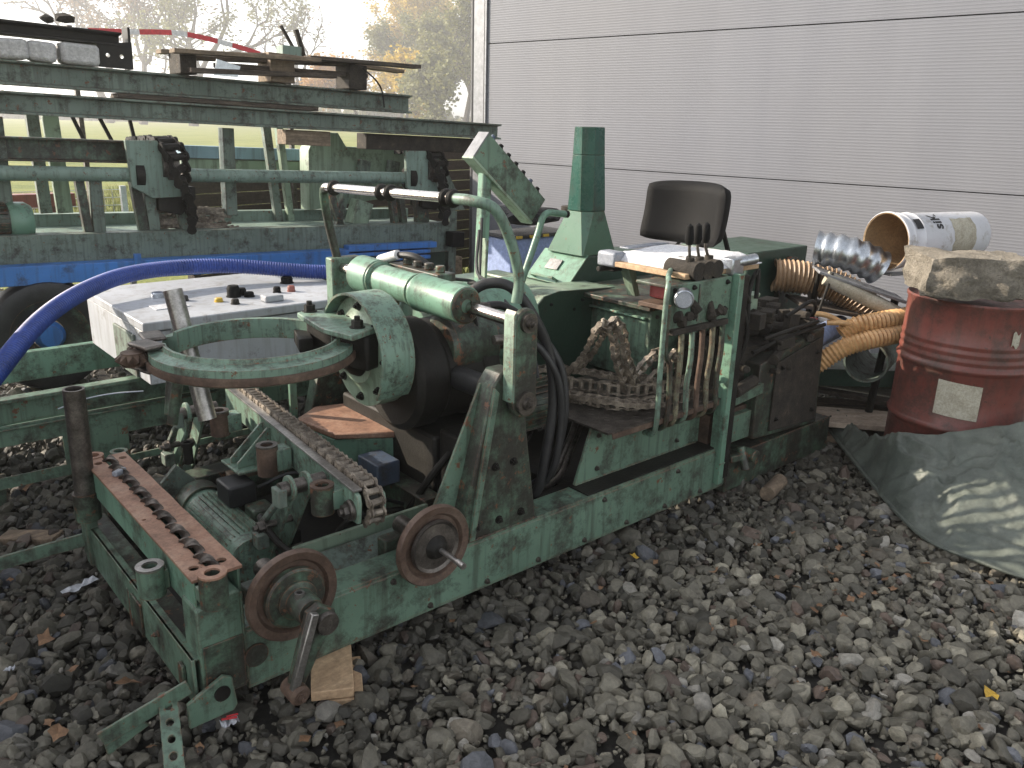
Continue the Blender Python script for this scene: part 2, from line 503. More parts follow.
def roller_chain(mb, pts, pitch=.03, w=.018, up=(0, 0, 1), h=.011, t=.0035, lay=False):
    """side plates on both sides and rollers between, along a path"""
    P = resample(pts, pitch)
    upv = np.array(up, float)
    for i in range(len(P)-1):
        a, b = P[i], P[i+1]
        d = b-a; L = np.linalg.norm(d)
        if L < 1e-5: continue
        d /= L
        x = np.cross(upv, d) if not lay else np.array([0, 0, 1.0])-d*d[2]
        if np.linalg.norm(x) < .05: x = np.cross(np.array([1.0, 0, 0]), d)
        x /= np.linalg.norm(x); y = np.cross(d, x)
        off = w/2+(t if i % 2 else 0)
        for sg in (-1, 1):
            c = x*off*sg
            prof = []
            for k in range(5):
                an = math.pi/2+math.pi*k/4
                prof.append(a+d*math.cos(an)*h*.9+y*math.sin(an)*h)
            prof.append((a+b)/2-y*h*.62)
            for k in range(5):
                an = -math.pi/2+math.pi*k/4
                prof.append(b+d*math.cos(an)*h*.9+y*math.sin(an)*h)
            prof.append((a+b)/2+y*h*.62)
            n = len(prof)
            vs = [p+c for p in prof]+[p+c+x*sg*t for p in prof]
            fs = [tuple(range(n)), tuple(reversed(range(n, 2*n)))]+[(k, (k+1) % n, n+(k+1) % n, n+k) for k in range(n)]
            mb.add(vs, fs)
        mb.cyl(a-x*(w/2+2.4*t), a+x*(w/2+2.4*t), h*.36, 7)
        mb.cyl(a-x*w/2, a+x*w/2, h*.75, 8)
    return mb

# ------------------------------------------------------------------ the ground
def sheet(name, poly, z, mat, kind='structure'):
    mb = MB()
    mb.add([(x, y, z) for x, y in poly], [tuple(range(len(poly)))])
    o = mb.build(name, mat, frame='w', base=(0, 0, 0), smooth=0)
    return tagit(o, kind=kind)

def field_mat():
    m, nt, b = _nt('meadow')
    tc = nt.nodes.new('ShaderNodeTexCoord').outputs['Object']
    n = _noise(nt, .25, 8, .65, tc, (1, 3, 1))
    c = _ramp(nt, n, [(.35, (.14, .18, .03)), (.5, (.22, .25, .05)), (.65, (.33, .31, .09))])
    n2 = _noise(nt, 30, 4, .7, tc)
    f = _ramp(nt, n2, [(.3, _g(.55)), (.7, _g(1.2))])
    mm = nt.nodes.new('ShaderNodeMix'); mm.data_type = 'RGBA'; mm.blend_type = 'MULTIPLY'; mm.inputs[0].default_value = 1
    nt.links.new(c, mm.inputs[6]); nt.links.new(f, mm.inputs[7])
    nt.links.new(mm.outputs[2], b.inputs['Base Color'])
    b.inputs['Roughness'].default_value = .9
    _bump(nt, b, n2, 1.0, .05)
    return m
M['meadow'] = field_mat()
M['gravelbed'] = rough_mat('gravel_bed', [(.3, (.035, .032, .027)), (.6, (.075, .068, .058)), (.8, (.14, .13, .11))], 40, .95, 0, bump=1, bdist=.02)
M['track'] = rough_mat('pale_gravel', [(.3, (.2, .19, .17)), (.6, (.34, .32, .29)), (.8, (.45, .43, .4))], 8, .95, 0, bump=1, bdist=.03)
sheet('ground', [(-240, -25), (110, -25), (110, 300), (-240, 300)], -.03, 'meadow')
sheet('gravel_bed', [(-9, -2), (7, -2), (7, 4.5), (1.6, 8.6), (-1.2, 7.4), (-9, 6.3)], -.02, 'gravelbed')
sheet('track', [(-30, 8.6), (-8, 8.2), (-3.4, 8.9), (-2.0, 13.5), (-6, 14), (-30, 12.5)], -.02, 'track')

rng = np.random.default_rng(7)
def rock_template(sub, seed):
    import bmesh
    bm = bmesh.new()
    bmesh.ops.create_icosphere(bm, subdivisions=sub, radius=1)
    V = np.array([v.co[:] for v in bm.verts]); Fc = np.array([[v.index for v in f.verts] for f in bm.faces])
    bm.free()
    g = np.random.default_rng(seed)
    for k in range(12):
        nrm = g.normal(size=3); nrm /= np.linalg.norm(nrm)
        d = g.uniform(.46, .84)
        s = V@nrm-d
        V = V-np.outer(np.clip(s, 0, None), nrm)
    V *= 1+g.normal(0, .02, V.shape)
    V *= np.array([1, g.uniform(.62, .95), g.uniform(.42, .8)])
    return V, Fc
def rocks(name, pos, size, tint, sub=2, label=None, seed=1):
    T = [rock_template(sub, 100+k) for k in range(26)]
    g = np.random.default_rng(seed)
    VV, FF, CC, off = [], [], [], 0
    for i in range(len(pos)):
        V, Fc = T[g.integers(len(T))]
        q = g.normal(size=4); q[1:3] *= .45; q /= np.linalg.norm(q)
        w_, x_, y_, z_ = q
        Rm = np.array([[1-2*(y_*y_+z_*z_), 2*(x_*y_-z_*w_), 2*(x_*z_+y_*w_)], [2*(x_*y_+z_*w_), 1-2*(x_*x_+z_*z_), 2*(y_*z_-x_*w_)], [2*(x_*z_-y_*w_), 2*(y_*z_+x_*w_), 1-2*(x_*x_+y_*y_)]])
        VV.append(V@Rm.T*size[i]+pos[i]); FF.append(Fc+off); off += len(V)
        CC.append(np.repeat([[*tint[i], 1.0]], len(V), 0))
    V = np.concatenate(VV); Fc = np.concatenate(FF); Cc = np.concatenate(CC)
    me = bpy.data.meshes.new(name)
    me.vertices.add(len(V)); me.vertices.foreach_set('co', V.ravel())
    me.loops.add(Fc.size); me.loops.foreach_set('vertex_index', Fc.ravel())
    me.polygons.add(len(Fc)); me.polygons.foreach_set('loop_start', np.arange(0, Fc.size, 3)); me.polygons.foreach_set('loop_total', np.full(len(Fc), 3))
    me.update(calc_edges=True)
    at = me.color_attributes.new('tint', 'FLOAT_COLOR', 'POINT')
    at.data.foreach_set('color', Cc.ravel().astype(np.float32))
    me.materials.append(M['stones'])
    me.polygons.foreach_set('use_smooth', [True]*len(me.polygons))
    me.set_sharp_from_angle(angle=R(20))
    o = bpy.data.objects.new(name, me); COL.objects.link(o)
    return o
def stone_tints(n, g):
    base = np.clip(g.lognormal(math.log(.125), .40, n), .04, .33)
    t = np.stack([base*1.1, base*1.01, base*.78], 1)
    k = g.random(n)
    t[k > .955] = np.array([.32, .30, .26])*g.uniform(.7, 1.15, ((k > .955).sum(), 1))
    m_ = (k > .86) & (k < .9); t[m_] = np.array([.13, .095, .075])*g.uniform(.7, 1.2, (m_.sum(), 1))
    m_ = (k > .82) & (k < .86); t[m_] = np.array([.12, .125, .14])*g.uniform(.8, 1.2, (m_.sum(), 1))
    m_ = (k > .78) & (k < .82); t[m_] = np.array([.15, .13, .1])*g.uniform(.7, 1.2, (m_.sum(), 1))
    return t
def scatter(n, x0, x1, y0, y1, zb, layers=1):
    g = np.random.default_rng(int(n+x0*10))
    return np.stack([g.uniform(x0, x1, n), g.uniform(y0, y1, n), np.full(n, zb)], 1), g
# near stones
pos, g = scatter(33000, -3.0, 3.2, 1.15, 4.9, 0)
keep = (np.abs(pos[:, 0]) < .30+pos[:, 1]*.82) & (pos[:, 1] < 5.6)
pos = pos[keep]
n = len(pos)
size = np.clip(g.lognormal(math.log(.0258), .38, n), .010, .062)
pos[:, 2] = -.016+g.uniform(0, .03, n)+(size*.1)
tn = stone_tints(n, g)
# darker stones under and around the machine
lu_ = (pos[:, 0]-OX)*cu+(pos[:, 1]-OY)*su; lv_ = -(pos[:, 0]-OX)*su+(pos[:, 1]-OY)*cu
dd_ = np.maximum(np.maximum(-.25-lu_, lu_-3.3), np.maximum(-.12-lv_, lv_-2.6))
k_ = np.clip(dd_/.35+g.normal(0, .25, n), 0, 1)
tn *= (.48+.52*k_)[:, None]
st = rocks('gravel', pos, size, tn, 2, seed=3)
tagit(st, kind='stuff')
pos, g = scatter(26000, -2.6, 2.9, 1.15, 4.2, 0)
keep = (np.abs(pos[:, 0]) < .25+pos[:, 1]*.78)
pos = pos[keep]; n = len(pos)
size = g.uniform(.006, .014, n); pos[:, 2] = g.uniform(-.016, .006, n)
tagit(rocks('gravel_fines', pos, size, stone_tints(n, g), 1, seed=9), kind='stuff')
pos, g = scatter(12000, -3.8, 4.6, 1.0, 4.6, 0)
ax_w = np.abs(pos[:, 0])
keep = (ax_w >= .28+pos[:, 1]*.8) & (ax_w < 1.4+pos[:, 1]*.95)
pos = pos[keep]; n = len(pos)
size = np.clip(g.lognormal(math.log(.0258), .38, n), .010, .062); pos[:, 2] = -.014+g.uniform(0, .02, n)
tagit(rocks('side_gravel', pos, size, stone_tints(n, g), 2, seed=13), kind='stuff')
pos, g = scatter(9000, -7.0, 3.6, 4.6, 7.6, 0)
keep = (pos[:, 0] < 3.6) & (pos[:, 0]*.664+pos[:, 1]*.748 < 6.1)
pos = pos[keep]; n = len(pos)
size = g.uniform(.018, .04, n); pos[:, 2] = g.uniform(-.015, .01, n)
st = rocks('far_gravel', pos, size, stone_tints(n, g), 1, seed=5)
tagit(st, kind='stuff')

# thin mist in the air
hz = MB().box(-250, 120, -35, 310, -1.1, 24)
ho = hz.build('haze', 'joint', frame='w', base=(0, 0, 0), smooth=0)
tagit(ho, kind='stuff')
hm = bpy.data.materials.new('haze'); hm.use_nodes = True
for n_ in list(hm.node_tree.nodes): hm.node_tree.nodes.remove(n_)
pv = hm.node_tree.nodes.new('ShaderNodeVolumePrincipled'); hout = hm.node_tree.nodes.new('ShaderNodeOutputMaterial')
pv.inputs['Color'].default_value = (.95, .95, .95, 1); pv.inputs['Density'].default_value = .002; pv.inputs['Anisotropy'].default_value = .3
hm.node_tree.links.new(pv.outputs[0], hout.inputs['Volume'])
ho.data.materials[0] = hm

def copies(src, parent, spots):
    """further copies of a small part at other spots of the same thing"""
    for q in spots:
        c = src.copy(); c.parent = parent; COL.objects.link(c)
        c.location = Vector(src.location)+Vector(q)

# ------------------------------------------------------------------ grey clad hall
PHI = math.atan2(-.664, .748)
WB = (-.2, 8.4, 0)
hall = bpy.data.objects.new('warehouse', None); COL.objects.link(hall)
hall.location = WB; hall.rotation_euler = (0, 0, PHI); BASE[hall.name] = (0, 0, 0)
tagit(hall, 'grey metal clad hall with fine ribbed panels behind the machinery', 'building')
T0, T1 = -.155, 9.0
def ribs(z0, z1):
    pr, p, z = [], .021, z0
    while z < z1-.004:
        zz = min(z1, z+p)
        pr += [(0, z), (0, z+p*.45), (-.0007, z+p*.62), (-.0007, min(zz, z+p*.85))]
        z += p
    pr = [(y, min(q, z1)) for y, q in pr]
    return pr+[(0, z1), (.05, z1), (.05, z0)]
for z0, z1 in ((.175, 1.247), (1.255, 2.334), (2.342, 3.42), (3.428, 4.6)):
    MB().prism(ribs(z0, z1), 'yz', T0, T1).build('cladding_panel', 'wall', hall, smooth=0)
MB().box(T0, T1, .055, .12, .05, 4.7).build('wall_core', 'joint', hall, smooth=0)
MB().box(T0, T1, -.01, .05, -.05, .17).build('plinth', 'trim', hall, smooth=0)
mb = MB(); mb.box(-.335, T0-.012, -.012, .12, -.05, 4.7); mb.box(T0-.028, T0-.004, -.02, .03, -.05, 4.7)
mb.build('corner_trim', 'trim', hall, bevel=.003)
MB().box(T0-.034, T0-.029, -.0215, -.0125, 0, 4.7).build('trim_gap', 'joint', hall, smooth=0)
mb = MB(); mb.cyl((-.37, .03, 0), (-.37, .03, 4.7), .032, 16)
for z in (.9, 2.4, 3.9): mb.cyl((-.37, .03, z), (-.37, .03, z+.04), .037, 16)
mb.build('downpipe', 'joint', hall)
MB().box(-.33, -.2, .12, 9.0, -.05, 4.7).build('side_wall', 'wall', hall, smooth=0)
MB().box(-.4, T1, -.06, 9.0, 4.71, 4.8).build('roof', 'trim', hall, smooth=0)

# ------------------------------------------------------------------ slatted fence
fb = (-2.62, 6.62, 0); fe = np.array([-.15, 9.87])
fd = fe-np.array(fb[:2]); fl = float(np.linalg.norm(fd))
fence = bpy.data.objects.new('slat_fence', None); COL.objects.link(fence)
fence.location = fb; fence.rotation_euler = (0, 0, math.atan2(fd[1], fd[0])); BASE[fence.name] = (0, 0, 0)
tagit(fence, 'dark brown fence of wide horizontal boards running behind the corner of the hall', 'fence')
random.seed(4)
for k in range(12):
    z = .04+k*.108
    mb = MB(); a = random.uniform(-.003, .003)
    mb.obox((fl/2, 0, z+.05), (fl, .022, .104), rx=R(7)+a)
    mb.build('board', 'slat', fence, smooth=0, bevel=.002)
for x in (.05, fl*.5, fl-.05):
    MB().box(x-.04, x+.04, .03, .1, -.05, 1.36).build('post', 'steeldark', fence)

# ------------------------------------------------------------------ trees
def tree(name, label, loc, h, seed, leaf, nleaf, spread=.42, lsize=.1, group=None, depth=5, trunk_r=None, droop=0, up=.45):
    g = random.Random(seed)
    root = thing(name, label, 'tree', loc, group, frame='w')
    wood, tips = MB(), []
    def grow(p, d, L, r, lev):
        if len(wood.f) > 60000: return
        n = 4
        pts = [np.array(p)]
        dd = np.array(d)
        for i in range(n):
            dd = dd+np.array([g.gauss(0, .16), g.gauss(0, .16), g.gauss(.03-droop, .1)])
            dd /= np.linalg.norm(dd)
            pts.append(pts[-1]+dd*L/n)
        wood.sweep(pts, [r*(1-.14*i) for i in range(n+1)], 6 if lev < 2 else 4, cap=False)
        if lev >= 2: tips.extend(pts[1:])
        if lev >= depth: return
        k = g.choice((2, 3, 3)) if lev else g.choice((4, 5))
        for i in range(k):
            t = g.uniform(.45, 1.0) if i else 1.0
            q = pts[min(n, int(round(t*n)))]
            a = g.uniform(0, 2*math.pi)
            s = spread*g.uniform(.6, 1.5)
            x, y = _perp(dd)
            nd = dd+s*1.5*(math.cos(a)*x+math.sin(a)*y)+np.array([0, 0, up*.25])
            nd /= np.linalg.norm(nd)
            grow(q, nd, L*g.uniform(.58, .82), r*.58, lev+1)
    grow(loc, (0, 0, 1), h*.3, trunk_r or h*.022, 0)
    wood.build('trunk', 'branch', root, smooth=0)
    cr = MB()
    vs, fs = [], []
    for i in range(nleaf):
        p = np.array(g.choice(tips))+np.array([g.gauss(0, lsize*2.2) for _ in range(3)])
        a = np.array([g.gauss(0, 1) for _ in range(3)]); a /= np.linalg.norm(a)
        x, y = _perp(a); s = lsize*g.uniform(.5, 1.3)
        k = len(vs)
        vs += [p-x*s-y*s*.6, p+x*s-y*s*.6, p+x*s*.7+y*s*.7, p-x*s*.7+y*s*.6]
        fs.append((k, k+1, k+2, k+3))
    cr.add(vs, fs)
    cr.build('crown', leaf, root, smooth=0)
    return root
def at(px, Y, z=0.0):      # a spot on the ground in the direction of a picture column
    k = (px-512)/820*1.05
    return (k*Y, Y, z)
tree('bare_tree', 'tall nearly bare tree with brownish leaf remnants left of the dark tree', at(140, 167), 41.5, 11, 'leaf_brown', 3600, .55, 0.24)
tree('bare_tree', 'broad half bare tree behind the red and white tape', at(170, 156), 35.6, 21, 'leaf_brown', 3000, .5, 0.22)
tree('bare_tree', 'dark twiggy tree right above the wooden pallet', at(216, 151), 39.5, 31, 'leaf_olive', 5200, .45, 0.24)
tree('bare_tree', 'small bare tree standing alone behind the pallet end', at(312, 162), 31.6, 41, 'leaf_brown', 500, .5, 0.18)
tree('bare_tree', 'thin faint bare tree between the lone tree and the wood', at(368, 229), 29.6, 46, 'leaf_brown', 250, .5, 0.18)
tree('yellow_tree', 'yellow green poplar shaped tree at left edge of the wood', at(404, 172), 33.6, 51, 'leaf_yellow', 9000, .3, 0.26)
tree('yellow_tree', 'golden topped round tree beside the hall corner', at(446, 167), 37.6, 61, 'leaf_yellow', 13000, .5, 0.24)
tree('grey_tree', 'grey green leafless looking tree in front of the golden tree', at(440, 145), 31.0, 71, 'leaf_olive', 15000, .5, 0.22)
tree('grey_tree', 'dense grey thicket tree at the foot of the hall corner', at(462, 135), 27.7, 72, 'leaf_olive', 14000, .55, 0.22)
tree('yellow_bush', 'low golden bush just above the end of the pallet', at(369, 129), 15.1, 81, 'leaf_orange', 5200, .5, 0.24)
tree('yellow_bush', 'olive bush between golden bush and grey thicket', at(408, 124), 14.2, 82, 'leaf_yellow', 5000, .55, 0.24)
tree('yellow_bush', 'dull olive bush below the grey thicket tree', at(440, 113), 12.5, 84, 'leaf_olive', 6000, .6, 0.24)
# hedge line far off
g = random.Random(5)
hb = MB(); vs, fs = [], []
for i in range(26000):
    x = g.uniform(-180, 10); yy = 215+g.uniform(-5, 10)
    hh = 4.0+2.4*math.sin(x*.12)+2.0*math.sin(x*.33+1)+1.2*math.sin(x*.9)
    p = np.array([x, yy, abs(g.gauss(0, .5))*hh*.9+.1])
    a = np.array([g.gauss(0, 1), g.gauss(0, 1), g.gauss(0, 1)]); a /= np.linalg.norm(a)
    q, r_ = _perp(a); s = g.uniform(.25, .6); k = len(vs)
    vs += [p-q*s-r_*s, p+q*s-r_*s, p+q*s+r_*s, p-q*s+r_*s]; fs.append((k, k+1, k+2, k+3))
hb.add(vs, fs)
tagit(hb.build('hedgerow', 'leaf_olive', frame='w', base=(0, 0, 0), smooth=0), kind='stuff')

def blades(name, n, area, hmin, hmax, mat, seed, w=.006):
    g = random.Random(seed); mb = MB(); vs, fs = [], []
    while len(fs) < n:
        x, y = g.uniform(area[0], area[1]), g.uniform(area[2], area[3])
        if not area[4](x, y): continue
        h = g.uniform(hmin, hmax); a = g.uniform(0, 6.28); l = g.uniform(.1, .6)*h; ww = w*g.uniform(.6, 1.5)
        dx, dy = math.cos(a), math.sin(a); k = len(vs)
        vs += [(x-dy*ww, y+dx*ww, -.03), (x+dy*ww, y-dx*ww, -.03), (x+dx*l*.5, y+dy*l*.5, h*.6), (x+dx*l, y+dy*l, h)]
        fs += [(k, k+1, k+2), (k+2, k+1, k+3)]
    mb.add(vs, fs)
    return tagit(mb.build(name, mat, frame='w', base=(0, 0, 0), smooth=0), kind='stuff')
blades('grass', 9000, (-3.2, -.2, 6.6, 9.3, lambda x, y: x*.664+y*.748 > 4.65 and x*.664+y*.748 < 6.25), .04, .2, 'grass', 1)
blades('meadow_grass', 16000, (-9, -1, 10, 20, lambda x, y: True), .05, .2, 'grass', 2, .012)

# ------------------------------------------------------------------ the long green conveyor at the back (all of it tilts a little)
TL = .03
def T(o):
    b = BASE[o.name]
    o.location = W((b[0], b[1], b[2]-TL*(b[0]-.2)))
    o.rotation_euler = (0, TL, ANG)
    return o
def ibeam(mb, x0, x1, yc, z0, z1, w=.1, t=.012, web=.01):
    h = w/2
    mb.prism([(yc-h, z0), (yc+h, z0), (yc+h, z0+t), (yc+web, z0+t*1.6), (yc+web, z1-t*1.6), (yc+h, z1-t), (yc+h, z1), (yc-h, z1), (yc-h, z1-t), (yc-web, z1-t*1.6), (yc-web, z0+t*1.6), (yc-h, z0+t)], 'yz', x0, x1)
    return mb
def channel(mb, x0, x1, y0, y1, z0, z1, t=.01):
    """open towards the viewer (low y)"""
    mb.prism([(y0, z0), (y1, z0), (y1, z1), (y0, z1), (y0, z1-t), (y1-t, z1-t), (y1-t, z0+t), (y0, z0+t)], 'yz', x0, x1)
    return mb

rk = T(thing('conveyor', 'long faded green steel conveyor frame behind the grey cabinet', 'conveyor', (.2, 3.5, 0)))
G, G2 = 'green_rack', 'green_rack2'
mb = MB(); mb.box(-.55, 3.36, 3.5, 3.62, .69, .925); mb.build('base_beam', G, rk, bevel=.004)
mb = MB(); mb.box(-.55, 3.36, 3.62, 4.05, .80, .915); mb.build('deck_plate', G2, rk, bevel=.003)
mb = MB(); mb.box(-.55, 3.30, 4.05, 4.15, .82, .99); mb.build('rear_beam', G2, rk, bevel=.003)
mb = MB(); mb.box(2.2, 3.40, 3.64, 3.72, .48, .69); mb.build('end_skirt', 'green_dark', rk, bevel=.003)
MB().box(3.28, 3.40, 3.38, 3.48, .74, .86).build('end_stop', 'plastic', rk, bevel=.006)
for x0, x1 in ((-.55, .94), (1.27, 3.0)):
    MB().cyl((x0, 3.56, 1.27), (x1, 3.56, 1.27), .043, 22).build('rail_tube', 'green_rack2', rk)
mb = MB(); channel(mb, -.55, .98, 3.6, 3.72, 1.335, 1.47, .012); mb.build('upper_channel', 'green_dirty', rk, bevel=.002)
for xo, nm in ((0, 1), (2.02, 2)):
    P = lambda x: x+xo
    mb = MB(); mb.prism([(P(.88), 1.475), (P(1.07), 1.48), (P(1.21), 1.14), (P(1.02), 1.13), (P(.9), 1.2)], 'xz', 3.50, 3.53)
    mb.build('bearing_plate', G2, rk, bevel=.003)
    mb = MB(); mb.lathe([(.03, 0), (.085, 0), (.085, .05), (.03, .05)], (P(.93), 3.56, 1.27), (1, 0, 0), 26); mb.build('bearing_ring', 'grease', rk)
    mb = MB(); mb.cyl((P(1.09), 3.57, 1.33), (P(1.19), 3.57, 1.33), .10, 20)
    for k in range(10):
        a = 2*math.pi*k/10
        mb.obox((P(1.14), 3.57+.11*math.cos(a), 1.33+.11*math.sin(a)), (.05, .03, .03), rx=a)
    mb.build('sprocket', 'steeldark', rk)
    mb = MB()
    pts = [(P(1.10), 4.0, 1.46), (P(1.12), 3.75, 1.475), (P(1.13), 3.56, 1.48), (P(1.15), 3.45, 1.42), (P(1.17), 3.42, 1.31), (P(1.2), 3.44, 1.18), (P(1.24), 3.47, 1.06), (P(1.25), 3.5, .95)]
    roller_chain(mb, catmull(pts, 6), .075, .10, (0, -.3, 1), .03, .012); mb.build('drive_chain', 'grease', rk)
    mb = MB(); mb.prism([(P(1.06), 1.2), (P(1.3), 1.2), (P(1.3), 1.12), (P(1.2), 1.02), (P(1.06), 1.05)], 'xz', 3.53, 3.7); mb.build('chain_box', 'grease', rk, bevel=.006)
for x0, w, z1, lean in ((.60, .05, 1.25, .03), (.68, .07, 1.25, .0), (.91, .06, 1.25, .04), (.99, .07, 1.2, .02), (1.17, .07, 1.14, .05), (2.27, .05, 1.2, .1), (2.42, .05, 1.2, -.08), (2.80, .05, 1.2, .05), (2.88, .05, 1.2, .05), (3.04, .12, 1.2, .03)):
    mb = MB(); mb.bar((x0+w/2, 3.6, z1), (x0+w/2+lean, 3.6, .9), .05, w, (1, 0, 0)); mb.build('leg', 'green_dirty' if w != .07 else G, rk, bevel=.003)
MB().obox((2.64, 3.75, .99), (.14, .12, .19), ry=R(18)).build('bracket', 'green_pale', rk, bevel=.004)
mb = MB(); mb.prism([(2.3, 1.0), (2.3, 1.44), (2.36, 1.575), (2.55, 1.58), (2.62, 1.48), (3.3, 1.48), (3.3, 1.2), (2.9, 1.08)], 'xz', 3.9, 4.05); mb.build('drive_housing', 'green_pale', rk, bevel=.004)
mb = MB(); mb.prism([(3.3, 1.46), (3.38, 1.46), (3.66, 1.0), (3.4, 1.0)], 'xz', 3.72, 3.76); mb.build('side_gusset', G, rk, bevel=.003)
for x, z in ((2.75, 1.34), (3.02, 1.34)):
    MB().obox((x, 3.86, z), (.09, .06, .09), ry=R(10)).build('lug', 'green_rack', rk, bevel=.004)
# far side of the frame
mb = MB(); mb.box(1.5, 2.55, 4.3, 4.45, 1.352, 1.44); mb.build('far_beam', 'lightblue', rk, bevel=.003)
mb = MB(); mb.box(1.5, 2.55, 4.32, 4.42, 1.25, 1.345); mb.build('far_rail', 'green_pale', rk, bevel=.003)
for x0, x1, wd, mt in ((.5, .52, .07, G), (.6, .63, .09, 'green_pale'), (2.02, 2.1, .06, G), (2.12, 2.2, .05, 'green_pale')):
    mb = MB(); mb.bar((x0, 4.02, 1.6), (x1, 4.02, .9 if x0 > 2 else 1.0), .05, wd, (1, 0, 0)); mb.build('upright', mt, rk, bevel=.003)
for x0, x1 in ((.72, .79), (.88, .96), (1.07, 1.1)):
    mb = MB(); mb.bar((x0, 4.02, 1.62), (x1, 4.02, 1.44), .02, .022, (1, 0, 0)); mb.build('strut', 'grease', rk, bevel=.002)
for x in (-.5, .1, 2.5, 3.25):
    MB().box(x, x+.1, 3.98, 4.08, -.05, .82).build('frame_leg', G, rk, bevel=.003)
for x in (.2, 1.55, 3.45):
    MB().box(x, x+.08, 3.66, 3.74, 1.0 if x < 3.3 else 0, 1.575 if x < 3.3 else 1.0).build('stack_post', G, rk, bevel=.003)
mt = MB(); mt.cyl((.0, 3.66, .99), (.26, 3.66, .99), .1, 26)
mo = mt.build('motor', 'green_dirty', rk)
mt = MB(); mt.lathe([(0, 0), (.1, 0), (.112, .02), (.112, .09), (.09, .125), (.0, .135)], (.24, 3.66, .99), (1, 0, 0), 28, closed=False); mt.build('fan_cover', 'green_clean', rk)
mt = MB()
for k in range(24):
    a = 2*math.pi*k/24
    mt.obox((.12, 3.66+.105*math.cos(a), .99+.105*math.sin(a)), (.22, .016, .004), rx=a)
mt.build('cooling_fins', 'green_dirty', rk)

# things lying on it
def beam(name, label, x0, x1, yc, z0, z1, mat, w=.1, cat='beam', group=None):
    mb = MB(); ibeam(mb, x0, x1, yc, z0, z1, w)
    o = mb.build(name, mat, base=(x1, yc, z0), bevel=.002)
    T(o); return tagit(o, label, cat, group)
beam('steel_beam', 'longest green steel beam, its end reaching in front of the hall wall', .16, 3.84, 3.5, 1.592, 1.712, 'green_rack', .12, group='steel beams stacked on the conveyor')
beam('steel_beam', 'green steel beam carrying the broken pallet, second from the top', .16, 2.98, 3.52, 1.745, 1.875, 'green_rack', .12, group='steel beams stacked on the conveyor')
beam('steel_beam', 'short dark beam end at the very top left of the stack', .16, .95, 3.5, 2.00, 2.075, 'grease', .13, group='steel beams stacked on the conveyor')
mb = MB(); mb.box(.9, 2.2, 3.45, 3.6, 1.716, 1.742); T(tagit(mb.build('spacer_plank', 'wooddark', base=(1.5, 3.5, 1.716), bevel=.003), 'dark plank squeezed between the two long green beams', 'plank'))
mb = MB(); mb.box(1.96, 2.3, 3.48, 3.62, 1.485, 1.585); T(tagit(mb.build('timber', 'wood', base=(2, 3.5, 1.48), bevel=.006), 'short grey timber end under the longest green beam', 'timber'))
mb = MB(); mb.box(2.6, 3.72, 3.5, 3.64, 1.475, 1.588); T(tagit(mb.build('timber', 'bark', base=(2.6, 3.5, 1.475), bevel=.006), 'long blackened timber under the right end of the longest beam', 'timber'))
g = random.Random(9)
for k, (x, w, h) in enumerate(((-.1, .2, .1), (.12, .17, .1), (.3, .16, .1), (.46, .14, .1), (.62, .2, .11))):
    p = np.array([[x+w/2, 3.5, 1.878+h/2*1.02]])
    mb = MB(); mb.obox(p[0]+np.array([0, 0, .002]), (w*1.02, .14, h*1.05), ry=g.uniform(-.05, .05), rz=g.uniform(-.1, .1))
    lab = ['pale stone block farthest left in the row under the top beam', 'second pale stone block from the left under the top beam', 'middle pale stone block in the row under the top beam', 'fourth pale stone block from the left under the top beam', 'largest pale stone block, at the right end of the row under the top beam'][k]
    T(tagit(mb.build('stone_block', 'stone_pale', base=(x+w/2, 3.5, 1.878), smooth=40, bevel=.022), lab, 'stone', 'pale stones under the top beam'))
br = T(thing('steel_bracket', 'dark steel angle bracket with two holes at the end of the stone row', 'bracket', (.85, 3.5, 1.878)))
mb = MB(); mb.prism([(.81, 1.878), (1.0, 1.878), (1.0, 2.03), (.81, 2.0)], 'xz', 3.44, 3.452, holes=[circ(.865, 1.945, .012, 12), circ(.94, 1.945, .012, 12)]); mb.build('plate', 'grease', br)
MB().box(.985, 1.0, 3.452, 3.56, 1.878, 2.11).build('flange', 'grease', br, bevel=.002)
for x, z, s in ((.58, 2.105, .05), (.68, 2.12, .07)):
    V, Fc = rock_template(1, int(x*1000)); mb = MB(); mb.add((V*s*np.array([1, 1, .9])+np.array([x, 3.5, z])).tolist(), Fc.tolist())
    T(tagit(mb.build('wood_chunk', 'bark', base=(x, 3.5, 2.075), smooth=20), 'jagged dark lump %s on the top left beam' % ('at the left' if x < .6 else 'at the right, the taller one,'), 'chunk'))
# broken pallet
pal = T(thing('wooden_pallet', 'broken weathered pallet on top of the second green beam', 'pallet', (2.0, 3.5, 1.878)))
g = random.Random(3)
for k, (x0, x1, y, z0, z1) in enumerate(((1.2, 2.15, 3.36, 2.0, 2.035), (1.35, 2.5, 3.5, 1.98, 2.045), (1.22, 2.0, 3.65, 2.01, 2.06), (2.1, 2.99, 3.4, 2.05, 2.072), (1.9, 2.98, 3.6, 2.06, 2.045))):
    mb = MB(); mb.bar((x0, y, z0), (x1, y+g.uniform(-.04, .04), z1), .1, .026); mb.build('deck_board', 'wooddark' if k % 2 else 'wood', pal, bevel=.004)
for k, (x, w) in enumerate(((1.26, .1), (1.84, .17), (2.42, .14))):
    mb = MB(); mb.box(x, x+w, 3.4, 3.6, 1.879, 2.0+.02*k); mb.build('block', 'wood' if k == 1 else 'bark', pal, bevel=.006)
mb = MB(); mb.bar((1.3, 3.38, 1.9), (2.3, 3.4, 1.95), .08, .03); mb.bar((1.5, 3.45, 1.95), (2.6, 3.5, 1.98), .09, .03); mb.build('bottom_board', 'wooddark', pal, bevel=.004)
